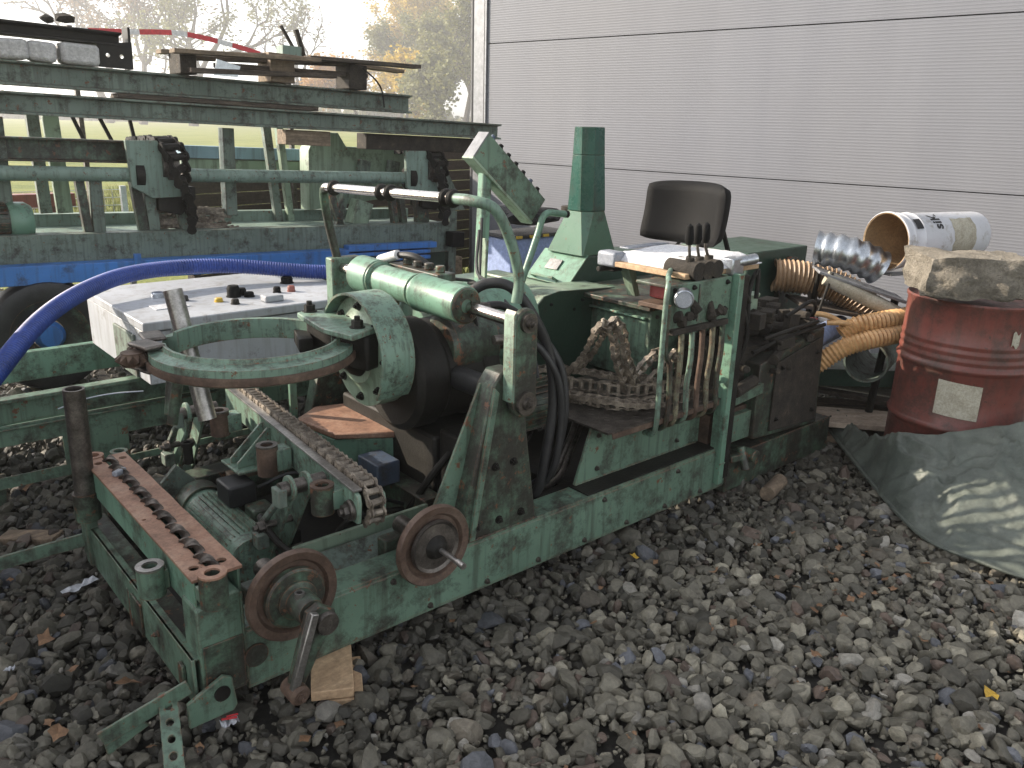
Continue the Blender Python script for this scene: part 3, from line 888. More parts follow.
mb = MB(); mb.prism([(1.45, 1.885), (1.6, 1.885), (1.62, 1.95), (1.47, 1.98)], 'xz', 3.36, 3.37); T(tagit(mb.build('metal_sheet', 'galv', base=(1.5, 3.36, 1.88)), 'small bent grey metal plate leaning under the pallet', 'plate'))
mb = MB(); mb.sweep(catmull([(2.5, 3.36, 2.02), (2.6, 3.35, 1.95), (2.66, 3.36, 1.88), (2.68, 3.36, 1.77)], 6), .006, 6); T(tagit(mb.build('wire', 'grease', base=(2.5, 3.36, 2.0)), 'thin dark wire hanging off the pallet end', 'wire'))
pc = T(thing('machine_bracket', 'upright forked dark bracket poking above the pallet', 'bracket', (2.15, 3.62, 2.05)))
mb = MB(); mb.box(2.02, 2.16, 3.58, 3.68, 2.03, 2.13); mb.build('foot', 'green_rack2', pc, bevel=.004)
mb = MB(); mb.bar((2.12, 3.6, 2.1), (2.02, 3.6, 2.25), .02, .02); mb.bar((2.2, 3.62, 2.05), (2.14, 3.62, 2.24), .03, .03); mb.build('fork', 'bark', pc, bevel=.003)
# red and white tape
tp = thing('barrier_tape', 'red and white striped tape stretched behind the top beams', 'tape', (1.3, 4.5, 2.15))
pts = resample(catmull([(.95, 4.5, 2.13), (1.3, 4.5, 2.15), (1.7, 4.5, 2.17), (2.12, 4.5, 2.11), (2.5, 4.5, 2.02)], 6), .11)
for i in range(len(pts)-1):
    mb = MB(); a, b = pts[i], pts[i+1]
    mb.bar(a, b, .003, .035, (0, 0, 1)); mb.build('stripe', 'redtape' if i % 3 else 'whitetape', tp, smooth=0)
MB().box(.93, .96, 4.48, 4.52, 0, 2.16).build('tape_post', 'steeldark', tp); MB().box(2.49, 2.52, 4.48, 4.52, 0, 2.04).build('tape_post', 'steeldark', tp)
# chain heap on the deck
mb = MB(); g = random.Random(12)
for k in range(7):
    z = .93+k*.018; pts = []
    for t in range(7): pts.append((1.1+.52*t/6-.03*(k % 3), 3.64+.04*math.sin(t+k)+.02*k, z+.008*math.sin(2*t+k)))
    roller_chain(mb, catmull(pts, 4), .05, .045, (0, 0, 1), .012, .006)
T(tagit(mb.build('chain_heap', 'chain', base=(1.4, 3.66, .925)), 'flat heap of conveyor chain lying on the green deck', 'chain'))
# blue beam and strips
b1 = MB(); b1.box(-.55, 2.36, 3.38, 3.49, .655, .765); T(tagit(b1.build('blue_beam', 'blue', base=(0, 3.4, .655), bevel=.004), 'long bright blue steel beam lying along the green conveyor', 'beam'))
for k, (z0, z1, xe) in enumerate(((.745, .79, 3.16), (.705, .733, 3.1), (.66, .69, 3.1))):
    b1 = MB(); b1.box(2.37, xe, 3.4, 3.48, z0, z1)
    T(tagit(b1.build('blue_rail', 'blue', base=(2.37, 3.4, z0), bevel=.003), ('top', 'middle', 'lowest')[k]+' of the three stacked narrow blue rails', 'rail', 'narrow blue rails'))
MB_ = MB(); MB_.box(.86, .9, 3.36, 3.38, .74, .81); T(tagit(MB_.build('blue_tab', 'blue', base=(.88, 3.37, .74)), 'small blue upright tab on the blue beam', 'bracket'))
mb = MB(); mb.box(-1.6, .87, 4.6, 4.72, .97, 1.06); mb.box(-1.5, -1.42, 4.62, 4.7, 0, .97); mb.box(.7, .78, 4.62, 4.7, 0, .97)
tagit(mb.build('red_beam', 'redlead', base=(0, 4.6, 0), bevel=.003), 'dull red steel beam behind the left legs of the conveyor', 'beam')
# wire mesh fence panel behind
mb = MB()
for k in range(42): mb.cyl((-1.2+k*.06, 4.9, .3), (-1.2+k*.06, 4.9, 1.05), .0025, 5)
for k in range(14): mb.cyl((-1.2, 4.9, .3+k*.058), (1.26, 4.9, .3+k*.058), .0025, 5)
mb.box(-1.24, -1.2, 4.88, 4.92, 0, 1.08); mb.box(1.26, 1.3, 4.88, 4.92, 0, 1.08)
tagit(mb.build('mesh_panel', 'galv', base=(0, 4.9, 0)), 'light wire mesh panel seen between the conveyor legs', 'fence')

# wheel of the trailer under the blue beam
wh = thing('trailer_wheel', 'old black tyre on green rim under the blue beam', 'wheel', (.35, 3.45, .02))
c = (.35, 3.45, .345)
mb = MB(); mb.lathe([(.2, -.08), (.27, -.1), (.315, -.085), (.33, -.04), (.33, .04), (.315, .085), (.27, .1), (.2, .08)], c, (0, 1, 0), 48); mb.build('tyre', 'rubber', wh)
mb = MB(); mb.lathe([(.09, -.02), (.12, -.02), (.17, -.05), (.2, -.08), (.215, -.085), (.215, .06), (.09, .0)], c, (0, 1, 0), 40); mb.build('rim', 'green_dirty', wh)
mb = MB(); mb.lathe([(0, -.1), (.06, -.1), (.085, -.06), (.085, .0), (0, .0)], c, (0, 1, 0), 24, closed=False); mb.build('hub', 'blue', wh)
ax = MB(); ax.cyl((.35, 3.55, .345), (.35, 4.6, .345), .035, 14); ax.box(.28, .42, 3.62, 3.74, .3, .72); tagit(ax.build('axle', 'steeldark', base=(.35, 3.6, .3)), 'dark axle stub behind the tyre', 'axle')

# pale pallet on the ground near the hall corner
p2 = thing('wooden_pallet', 'pale wooden pallet on edge in grass by the hall corner', 'pallet', (-1.12, 7.75, 0), frame='w')
for k in range(3):
    mb = MB(); mb.bar((-1.75, 7.35+.0, .33-.13*k), (-.62, 8.15, .30-.13*k), .03, .095 if k else .03); mb.build('board', 'woodnew', p2, bevel=.003)
for t in (.03, .5, .97):
    x = -1.75+1.13*t; y = 7.35+.8*t
    mb = MB(); mb.obox((x+.05, y+.05, .17), (.12, .09, .33), rz=R(35)); mb.build('block', 'wood', p2, bevel=.004)

# ------------------------------------------------------------------ the machine in front
mc = thing('processing_machine', 'green greasy log processing machine with seat, chimney, ring gripper and chain carriage', 'machine', (0, 0, 0))
GR, GD, GC, DK = 'green', 'green_dirty', 'green_clean', 'green_dark'
# base frame
mb = MB(); mb.prism([(0, .065), (.115, .065), (.115, .262), (0, .262), (0, .25), (-.004, .25), (-.004, .075), (0, .075)], 'yz', .06, 2.3)
mb.build('side_beam', GR, mc, bevel=.004)
MB().box(1.42, 2.25, .008, .11, .263, .268).build('grime_strip', 'grease', mc, smooth=0)
mb = MB(); mb.box(2.303, 3.2, -.01, .55, .03, .205); mb.build('end_base', GD, mc, bevel=.006)
mb = MB(); mb.box(.0, 3.2, 1.06, 1.16, .065, .262); mb.build('side_beam', GD, mc, bevel=.004)
mb = MB(); mb.box(3.1, 3.2, .55, 1.06, .05, .2); mb.build('end_beam', GD, mc, bevel=.004)
mb = MB(); mb.box(-.06, 0, .1, 1.1, .12, .2); mb.build('cross_beam', GD, mc, bevel=.004)
# end plate leaning at the front
mb = MB()
mb.prism([(-.0, .075), (1.08, .075), (1.08, .222), (-.0, .222)], 'yz', -.088, -.078)
mb.box(-.0875, -.06, 0.004, 1.076, .214, .222)
mb.build('end_plate', GR, mc, bevel=.002)
mb = MB(); mb.box(-.096, -.0885, .41, .50, .08, .19); mb.box(-.1, -.0965, .505, .52, .07, .2); mb.build('patch_plate', GD, mc, bevel=.002)
mb = MB(); mb.bolt((-.089, .27, .165), (-1, 0, 0), .008, .01); mb.build('bolt', GR, mc)
mb = MB(); mb.box(-.1, -.0885, .05, .085, .1, .18); mb.build('hinge_tab', GD, mc, bevel=.003)
# corner post
mb = MB(); mb.prism([(-.066, .1), (.056, .1), (.056, .385), (.04, .39), (-.066, .365)], 'xz', -.006, .1); mb.build('corner_post', GR, mc, bevel=.005)
mb = MB(); mb.box(-.058, .052, -.012, -.0065, .09, .255); mb.build('post_plate', GD, mc, bevel=.002)
mb = MB(); mb.bolt((-.03, .03, .366), (0, 0, 1), .016, .016); mb.build('bolt', 'grease', mc)
# rusty guide box across the front
mb = MB(); mb.box(-.058, -.052, .015, 1.03, .34, .438); mb.box(.062, .07, .02, 1.03, .33, .438); mb.box(-.052, .062, .02, 1.03, .345, .352)
mb.build('guide_box', GC, mc, bevel=.002)
holesL = [circ(-.033, .075, .014, 16), circ(-.045, .44, .006, 10), circ(-.03, .965, .013, 16)]
holesR = [circ(.04, .07, .014, 16), circ(.052, .97, .013, 16)]
def strip(x0, x1, holes):
    ys = np.linspace(.012, 1.02, 12); g = random.Random(int(x0*999))
    return [(x0+g.uniform(-.0012, .0012), y) for y in ys]+[(x1+g.uniform(-.0012, .0012), y) for y in ys[::-1]]
mb = MB(); mb.prism(strip(-.062, -.006, 0), 'xy', .44, .449, holes=holesL); mb.build('wear_plate', 'rustlight', mc, bevel=.001)
mb = MB(); mb.prism(strip(.018, .074, 0), 'xy', .44, .449, holes=holesR); mb.build('wear_plate', 'rustlight', mc, bevel=.001)
mb = MB(); mb.box(-.004, .016, .02, 1.0, .352, .4); mb.build('slot_floor', 'grease', mc, smooth=0)
mb = MB(); n = 150
vs, fs = [], []
for i in range(n+1):
    y = .03+.95*i/n; a = i*.36
    for s in (-1, 1):
        vs.append((.006+.019*s*math.cos(a), y, .446+.019*s*math.sin(a)))
        vs.append((.006+.019*s*math.cos(a)+.011*math.sin(a), y, .446+.019*s*math.sin(a)-.011*math.cos(a)))
    if i: k = 4*i; fs += [(k-4, k-2, k+2, k), (k-3, k-1, k+3, k+1), (k-4, k-3, k+1, k), (k-2, k-1, k+3, k+2)]
mb.add(vs, fs); mb.build('twisted_rod', 'steeldark', mc, smooth=60)
mb = MB(); mb.obox((.0, .83, .456), (.05, .02, .018), rz=.6); mb.build('rag', 'greytape', mc, bevel=.004)
mb = MB(); mb.pipe((-.025, 1.045, .36), (-.025, 1.045, .452), .034, .02); mb.build('end_ring', 'rustlight', mc)
mb = MB(); mb.pipe((.06, 1.045, .36), (.06, 1.045, .448), .03, .018); mb.build('end_ring', GR, mc)
# bosses
for (x, y, z0, z1, ro, ri, m1, m2) in ((-.033, -.062, .405, .5, .036, .02, 'rustlight', GD), (-.105, .215, .33, .42, .037, .021, 'steel', GR)):
    mb = MB(); mb.pipe((x, y, z0), (x, y, z1-.006), ro, ri); b_ = mb.build('socket', m2, mc)
    mb = MB(); mb.pipe((x, y, z1-.006), (x, y, z1), ro*1.015, ri); mb.build('socket_lip', m1, b_)
    MB().cyl((x, y, z0+.002), (x, y, z0+.02), ri, 16).build('socket_floor', 'ink_shade', b_)  # black floor: the shade of the bore is put into its colour
for q in ((-.06, .0, -.03, 0, .4, .44), (-.1, -.06, .2, .23, .34, .4)): MB().box(*q).build('socket_bracket', GR, mc, bevel=.003)
# standing rusty pipe with its sleeve
mb = MB(); mb.pipe((-.085, .955, .34), (-.078, .945, .735), .034, .026); mb.build('upright_pipe', 'steeldark', mc)
mb = MB(); mb.pipe((-.085, .955, .26), (-.085, .955, .36), .042, .035); mb.build('pipe_sleeve', GD, mc)
mb = MB(); mb.box(-.1, -.06, .95, 1.0, .08, .3); mb.build('post', GR, mc, bevel=.003)
mb = MB(); mb.bar((-.085, 1.07, .13), (-.62, 1.2, .06), .012, .05); mb.build('draw_bar', GR, mc, bevel=.002)
# hinge foot and fork lying out front
mb = MB(); mb.prism([(-.12, .045), (.0, .045), (.012, .06), (.004, .15), (-.02, .165), (-.12, .12)], 'xz', -.035, -.022); ft = mb.build('hinge_foot', GR, mc, bevel=.002)
MB().cyl((-.028, -.041, .115), (-.028, -.022, .115), .022, 20).build('hinge_pin', 'grease', ft)
mb = MB(); mb.bar((-.1, .0, .15), (-.32, .035, .075), .008, .045, (0, 0, 1)); mb.prism([(-.31, .02), (-.2, .06), (-.22, .085), (-.32, .1)], 'xz', .03, .036); mb.build('fork_bar', GR, mc, bevel=.002)
hp = [circ(0, .05+.05*k, .012, 12) for k in range(5)]
mb = MB(); mb.prism([(-.024, 0), (.024, 0), (.024, .3), (-.024, .3)], 'xy', -.004, .004, holes=[[(q[0]*.8, q[1]) for q in h] for h in hp])
V = np.array(mb.v); Rm = np.array(Matrix.Rotation(R(-16), 3, 'Z') @ Matrix.Rotation(R(16), 3, 'X'))
V = (V-np.array([0, .3, 0]))@Rm.T+np.array([-.145, .045, .128]); mb.v = [tuple(p) for p in V]
mb.build('perforated_arm', GR, mc, bevel=.001)

# two rusty discs with their cranks
def disc(cx, cz, label=None):
    mb = MB(); mb.lathe([(.03, .0), (.1, .0), (.108, -.012), (.13, -.016), (.134, -.008), (.134, .004), (.11, .012), (.03, .015)], (cx, -.06, cz), (0, 1, 0), 56)
    return mb.build('disc', 'rustdisc', mc)
d1 = disc(.178, .352)
mb = MB(); mb.lathe([(.0, -.03), (.082, -.03), (.088, -.025), (.088, -.008), (.0, -.008)], (.178, -.06, .352), (0, 1, 0), 44, closed=False); mb.build('disc_face', GD, d1)
mb = MB(); mb.lathe([(.0, -.115), (.036, -.115), (.04, -.1), (.04, -.045), (.056, -.04), (.056, -.03), (0, -.03)], (.178, -.06, .352), (0, 1, 0), 30, closed=False); mb.build('hub', 'green_dirty', d1)
mb = MB(); mb.pipe((.165, -.135, .36), (.165, -.135, .40), .014, .008, 14); mb.build('nipple', 'steel', d1)
ck = MB()
ck.prism([(.155, .37), (.19, .385), (.235, .35), (.24, .31), (.2, .27), (.13, .15), (.1, .14), (.09, .165)], 'xz', -.20, -.175)
ck = ck.build('crank_arm', 'green_dirty', mc, bevel=.006)
mb = MB(); mb.bar((.167, -.212, .375), (.098, -.212, .17), .022, .02, (0, 1, 0)); mb.build('crank_rib', 'steel', ck, bevel=.003)
mb = MB(); mb.lathe([(0, -.215), (.03, -.215), (.033, -.21), (.033, -.17), (0, -.17)], (.205, 0, .325), (0, 1, 0), 24, closed=False); mb.build('crank_hub', 'steeldark', ck)
mb = MB(); mb.lathe([(0, -.232), (.02, -.232), (.028, -.225), (.028, -.165), (0, -.165)], (.108, 0, .155), (0, 1, 0), 26, closed=False); mb.bolt((.108, -.232, .155), (0, -1, 0), .011, .008); mb.build('crank_knob', 'rust', ck)
mb = MB(); mb.cyl((.28, -.03, .295), (.28, .0, .295), .013, 14); mb.build('plug', 'bluebox', mc)
MB().cyl((.085, -.012, .17), (.085, 0, .17), .035, 24).build('cover_disc', GD, mc)
d2 = disc(.652, .345)
mb = MB(); mb.lathe([(0, -.02), (.04, -.02), (.075, -.016), (.085, -.022), (.088, -.01), (0, -.005)], (.652, -.06, .345), (0, 1, 0), 44, closed=False); mb.build('disc_face', 'steeldark', d2)
mb = MB(); mb.lathe([(0, -.045), (.02, -.045), (.028, -.04), (.04, -.02), (0, -.02)], (.652, -.06, .345), (0, 1, 0), 30, closed=False); mb.build('hub', 'grease', d2)
mb = MB(); mb.cyl((.652, -.1, .345), (.655, -.2, .338), .0085, 12); mb.cyl((.655, -.185, .34), (.655, -.215, .337), .011, 12); mb.build('spindle', 'steel', d2)
for cx, cz in ((.178, .352), (.652, .345)):
    mb = MB(); mb.cyl((cx, -.05, cz), (cx, .125, cz), .03, 18); mb.build('shaft', 'steeldark', mc)
for x in (.12, .59): MB().box(x, x+.12, .118, .17, .1, .30).build('bearing_block', GD, mc, bevel=.006)
# inner sheets and cross members behind the discs
mb = MB(); mb.prism([(.115, .2), (.125, .2), (.25, .262), (.24, .268)], 'yz', .34, 1.12); mb.build('inner_sheet', 'green_rack', mc, bevel=.002)
mb = MB(); mb.box(.34, .86, .26, .275, .12, .30); mb.build('inner_rail', 'green_pale', mc, bevel=.003)
mb = MB(); mb.box(.86, .90, .27, 1.06, .16, .30); mb.box(.85, .93, .27, 1.06, .30, .31); mb.build('cross_channel', GD, mc, bevel=.003)
mb = MB(); mb.box(.35, .41, .28, 1.06, .09, .15); mb.build('cross_channel', GD, mc, bevel=.003)
MB().box(.0, 3.1, .13, 1.05, .03, .045).build('drip_tray', 'grease', mc, smooth=0)

# triangular post with rocker arm, near side
def post(v0, v1, far=False):
    mb = MB()
    mb.prism([(.80, .264), (1.145, .264), (1.09, .6), (1.075, .78), (1.03, .835), (.97, .835), (.935, .79)], 'xz', v0, v1)
    p = mb.build('rocker_post', GD, mc, bevel=.006)
    return p
rp = post(.0, .085)
mb = MB(); mb.prism([(.835, .27), (.86, .27), (.955, .77), (.935, .79)], 'xz', -.012, .001); mb.build('edge_rib', GR, rp, bevel=.002)
mb = MB(); mb.prism([(.68, .27), (.8, .27), (.945, .79), (.93, .79)], 'xz', .06, .07); mb.build('side_web', GR, rp, bevel=.002)
rp2 = post(1.08, 1.15)
def rocker(v0, v1):
    mb = MB()
    pr = circ(1.035, .73, .052, 12, math.pi, 2*math.pi)+circ(1.035, 1.0, .046, 12, 0, math.pi)
    mb.prism(pr, 'xz', v0, v1)
    return mb.build('rocker_arm', GD, mc, bevel=.005)
ra = rocker(-.045, -.02)
mb = MB(); mb.prism([(.975, .74), (.985, .74), (.985, 1.045), (.975, 1.03)], 'xz', -.05, .0); mb.build('rocker_lip', 'green_part', ra, bevel=.002)
for z, r in ((.73, .04), (1.0, .032)):
    mb = MB(); mb.lathe([(0, -.025), (r*.5, -.025), (r*.55, -.014), (r, -.014), (r, 0), (0, 0)], (1.035, -.045, z), (0, 1, 0), 28, closed=False); mb.bolt((1.035, -.07, z), (0, -1, 0), .011, .007); mb.build('pivot_cap', 'steeldark', ra)
rb = rocker(1.155, 1.18)
mb = MB(); mb.box(.93, 1.07, 1.02, 1.075, .74, 1.07); mb.build('far_plate', GR, mc, bevel=.006)
mb = MB(); mb.cyl((1.035, -.02, .73), (1.035, 1.15, .73), .043, 24); mb.build('pivot_shaft', 'rubber', mc)
# rod and hydraulic cylinder
mb = MB(); mb.cyl((1.0, -.02, 1.005), (.98, 1.08, 1.03), .021, 24); mb.build('piston_rod', 'chrome', mc)
cyl_prof = [(0, 0), (.060, 0), (.065, .003), (.065, .24), (.068, .245), (.068, .255), (.058, .258), (.058, .275), (.063, .277), (.063, .285), (.058, .29), (.058, .50), (.054, .505), (.054, .52), (.068, .524), (.068, .53), (.072, .535), (.072, .655), (.066, .66), (0, .66)]
mb = MB(); mb.lathe(cyl_prof, (.978, .20, 1.018), (-.012, 1, .02), 40, closed=False); cy = mb.build('hydraulic_cylinder', GC, mc)
mb = MB(); mb.lathe([(.024, -.004), (.056, -.004), (.061, .001), (.024, .001)], (.978, .199, 1.018), (-.012, 1, .02), 36)
for k in range(6):
    a = k*math.pi/3; mb.cyl((.978+.042*math.cos(a), .186, 1.018+.042*math.sin(a)), (.978+.042*math.cos(a), .198, 1.018+.042*math.sin(a)), .006, 8)
mb.build('cylinder_head', GD, cy)
mb = MB()
mb.box(1.02, 1.1, .42, .74, 1.055, 1.085)
for k in range(4): mb.cyl((1.06, .46+.07*k, 1.085), (1.06, .46+.07*k, 1.11), .018, 12)
mb.build('valve_block', 'green_dirty', cy, bevel=.004)
mb = MB(); mb.sweep(catmull([(1.02, .8, 1.09), (1.04, .72, 1.115), (1.06, .62, 1.12), (1.1, .56, 1.08)], 6), .013, 10); mb.build('cylinder_hose', 'rubber', cy)
mb = MB(); mb.cyl((1.02, .8, 1.088), (1.035, .7, 1.12), .019, 14); mb.build('hose_sleeve', 'whitetape', cy)
# handle bar above
hb_ = catmull([(1.02, -.005, 1.06), (1.025, -.01, 1.14), (.985, -.01, 1.26), (.93, .0, 1.355), (.885, .05, 1.378), (.885, .14, 1.378)], 7)
mb = MB(); mb.sweep(hb_, .0175, 14); mb.build('grab_bar_bend', 'green_part', mc)
mb = MB(); mb.cyl((.885, .14, 1.378), (.905, 1.0, 1.352), .0165, 18); mb.build('grab_bar', 'chrome', mc)
mb = MB(); mb.sweep(catmull([(.905, .985, 1.352), (.91, 1.02, 1.34), (.92, 1.04, 1.29), (.95, 1.06, 1.18), (.98, 1.06, 1.05)], 6), .018, 12); mb.build('grab_bar_leg', GD, mc)
for y in (.15, .19, .52, .58, .93):
    mb = MB(); mb.lathe([(.016, -.012), (.026, -.008), (.03, 0), (.026, .008), (.016, .012)], (.885+.02*(y-.14)/.86, y, 1.378-.026*(y-.14)/.86), (0.02, 1, -.03), 18); mb.build('clamp_ring', 'grease', mc)

# guard hood and dark bearing behind the ring gripper
HC = (.79, .53, .82)
mb = MB(); mb.lathe([(.205, -.07), (.213, -.07), (.213, .06), (.205, .06)], HC, (1, 0, 0), 40, R(-158), R(38), xdir=(0, -1, 0)); mb.build('guard_hood', 'green_part', mc)
mb = MB(); mb.lathe([(0, -.05), (.11, -.05), (.125, -.035), (.15, -.03), (.197, -.028), (.197, .055), (0, .055)], HC, (1, 0, 0), 44, closed=False); mb.build('bearing_disc', 'green_pale', mc)
mb = MB(); mb.lathe([(0, -.1), (.05, -.1), (.06, -.08), (.075, -.07), (.085, -.05), (0, -.05)], HC, (1, 0, 0), 36, closed=False); mb.build('bearing_cap', 'grease', mc)
# gripper ring
RC = (.42, .64); RZ = .865
def jaw(a0, a1, n=34, side=1):
    mb = MB(); vs, fs = [], []
    for i in range(n+1):
        t = i/n; a = R(a0+(a1-a0)*t)
        ri = .272; ro = .334+.012*math.sin(math.pi*t); h = .036
        prof = [(ri, -h), (ri, h), (ri+.013, h+.003), (ri+.017, h-.013), (ro-.016, h-.020), (ro-.006, h-.018), (ro-.004, -h), (ro-.03, -h*1.2)]
        for r, z in prof: vs.append((RC[0]+r*math.cos(a), RC[1]+r*math.sin(a), RZ+z))
    k = len(prof)
    for i in range(n):
        for q in range(k):
            w = (q+1) % k; fs.append((i*k+q, (i+1)*k+q, (i+1)*k+w, i*k+w))
    fs.append(tuple(range(k))); fs.append(tuple(range(n*k, (n+1)*k)))
    mb.add(vs, fs)
    jw = mb.build('gripper_jaw', 'green_part', mc, bevel=.0015)
    mb = MB(); vs, fs = [], []
    for i in range(n+1):
        t = i/n; a = R(a0+(a1-a0)*t); ro = .334+.012*math.sin(math.pi*t)
        for r, z in ((ro-.003, -.026), (ro-.005, -.006), (ro+.002, -.005), (ro+.005, -.012), (ro+.004, -.03), (ro-.003, -.034)): vs.append((RC[0]+r*math.cos(a), RC[1]+r*math.sin(a), RZ+z))
    for i in range(n):
        for q in range(6): w = (q+1) % 6; fs.append((i*6+q, (i+1)*6+q, (i+1)*6+w, i*6+w))
    fs.append(tuple(range(6))); fs.append(tuple(range(n*6, n*6+6)))
    mb.add(vs, fs); mb.build('jaw_rim', 'rust', jw)
    return jw
j1 = jaw(-38, -198)
j2 = jaw(-8, 132)
for (jj, a, sx) in ((j1, 163, 0), (j2, 143, 1)):
    ca, sa = math.cos(R(a)), math.sin(R(a))
    px, py = RC[0]+.33*ca, RC[1]+.33*sa
    for dz in (.036, -.04): MB().obox((px, py, RZ+dz), (.11, .07, .014), rz=R(a-60)).build('jaw_fork', 'steeldark', jj, bevel=.006)
    mb = MB(); q = (px-.045 if not sx else px-.03, py-.0, RZ-.002)
    mb.cyl((q[0], q[1], q[2]-.022), (q[0], q[1], q[2]+.022), .035, 18)
    for k in range(12):
        t = 2*math.pi*k/12
        b0 = np.array([q[0]+.033*math.cos(t), q[1]+.033*math.sin(t), q[2]])
        tip = np.array([q[0]+.056*math.cos(t), q[1]+.056*math.sin(t), q[2]])
        tx = np.array([-math.sin(t), math.cos(t), 0])*.01
        up_ = np.array([0, 0, .019])
        mb.add([b0-tx-up_, b0+tx-up_, b0+tx+up_, b0-tx+up_, tip], [(0, 1, 4), (1, 2, 4), (2, 3, 4), (3, 0, 4)])
    mb.build('spiked_roller', 'rust', jj, smooth=20)
mb = MB(); mb.prism([(.64, .76), (.70, .79), (.845, .565), (.815, .43), (.63, .35), (.60, .50)], 'xy', .915, .935); tp_ = mb.build('gripper_plate', 'green_part', mc, bevel=.004)
for q in ((.685, .75), (.78, .6), (.80, .49), (.70, .44)):
    mb = MB(); mb.bolt((q[0], q[1], .935), (0, 0, 1), .02, .022); mb.build('bolt', 'grease', tp_)
mb = MB(); mb.prism([(.66, .74), (.76, .78), (.83, .56), (.80, .42), (.70, .38), (.68, .45), (.7, .56)], 'xy', .79, .914); mb.build('gripper_block', 'grease', mc, bevel=.012)
mb = MB(); mb.obox((.64, .72, .84), (.16, .05, .05), rz=R(70)); mb.build('gripper_rack', 'grease', mc, bevel=.004)
mb = MB(); mb.cyl((.335, .9, .55), (.30, 1.03, 1.01), .033, 24); mb.build('upright_pipe', 'steel', mc)
mb = MB(); mb.cyl((.17, .78, .64), (.2, .8, .8), .02, 14); mb.cyl((.16, .74, .62), (.19, .72, .79), .018, 14); mb.build('roller_axle', GD, mc)

# chain carriage
Cn, Cf = np.array([.44, .02, .545]), np.array([.545, 1.26, .545])
dC = (Cf-Cn)/np.linalg.norm(Cf-Cn); xC = np.array([dC[1], -dC[0], 0])
def cw(a, s, z): return tuple(Cn+dC*a+xC*s+np.array([0, 0, z]))
LC = float(np.linalg.norm(Cf-Cn))
mb = MB(); pr = [(0, -.03), (.01, -.1), (.05, -.105), (LC, -.1), (LC, .0), (.03, 0), (.008, -.006)]
vs = [cw(a, 0, z) for a, z in pr]+[cw(a, .014, z) for a, z in pr]; n = len(pr)
mb.add(vs, [tuple(range(n)), tuple(reversed(range(n, 2*n)))]+[(i, (i+1) % n, n+(i+1) % n, n+i) for i in range(n)])
cb = mb.build('carriage_plate', 'green_part', mc, bevel=.003)
mb = MB(); mb.add([cw(.02, -.006, .001), cw(LC, -.006, .001), cw(LC, .024, .001), cw(.02, .024, .001), cw(.02, -.006, .008), cw(LC, -.006, .008), cw(LC, .024, .008), cw(.02, .024, .008)], [(0,1,2,3), (4,5,6,7), (0,1,5,4), (1,2,6,5), (2,3,7,6), (3,0,4,7)]); mb.build('top_strip', 'steel', cb, bevel=.001)
mb = MB(); vs = [cw(a, .084, z-.01) for a, z in pr]+[cw(a, .094, z-.01) for a, z in pr]
mb.add(vs, [tuple(range(n)), tuple(reversed(range(n, 2*n)))]+[(i, (i+1) % n, n+(i+1) % n, n+i) for i in range(n)]); mb.build('carriage_plate', 'green_part', mc, bevel=.003)
cpts = [cw(1.2, .053, .012), cw(.8, .053, .012), cw(.4, .053, .012), cw(.08, .053, .012), cw(.015, .053, .0), cw(-.015, .053, -.045), cw(.0, .053, -.09), cw(.03, .053, -.115)]
mb = MB(); roller_chain(mb, catmull(cpts, 8), .034, .034, tuple(np.cross(xC, dC)*-1) if False else (0.02, -.1, 1), .0145, .005); mb.build('carriage_chain', 'chain', mc)
mb = MB(); c0 = np.array(cw(.035, .053, -.045)); mb.cyl(c0-xC*.014, c0+xC*.014, .042, 24); mb.build('sprocket', 'grease', mc)
mb = MB(); p0 = np.array(cw(.045, -.001, -.065)); mb.lathe([(0, .012), (.03, .012), (.033, .008), (.033, 0), (0, 0)], p0, -xC, 24, closed=False); mb.bolt(p0-xC*.012, -xC, .022, .016); mb.build('axle_nut', 'steeldark', cb)
for (x, y, z0, z1, ro, m1) in ((.392, .15, .455, .548, .036, 'rust'), (.40, .55, .44, .548, .036, 'steeldark'), (.408, .98, .45, .548, .036, 'steeldark')):
    mb = MB(); mb.pipe((x, y, z0), (x, y, z1-.006), ro, .021); b_ = mb.build('socket', GD if m1 == 'rust' else 'rust', mc)
    mb = MB(); mb.pipe((x, y, z1-.006), (x, y, z1), ro*1.02, .021); mb.build('socket_lip', m1, b_)
    MB().cyl((x, y, z0+.01), (x, y, z0+.03), .022, 16).build('socket_floor', 'ink_shade', b_)  # painted black in place of the shade down the bore
    mb = MB(); mb.box(x+.02, x+.075, y-.03, y+.03, z0+.01, z1-.02); mb.build('socket_web', 'green_part', b_, bevel=.003)
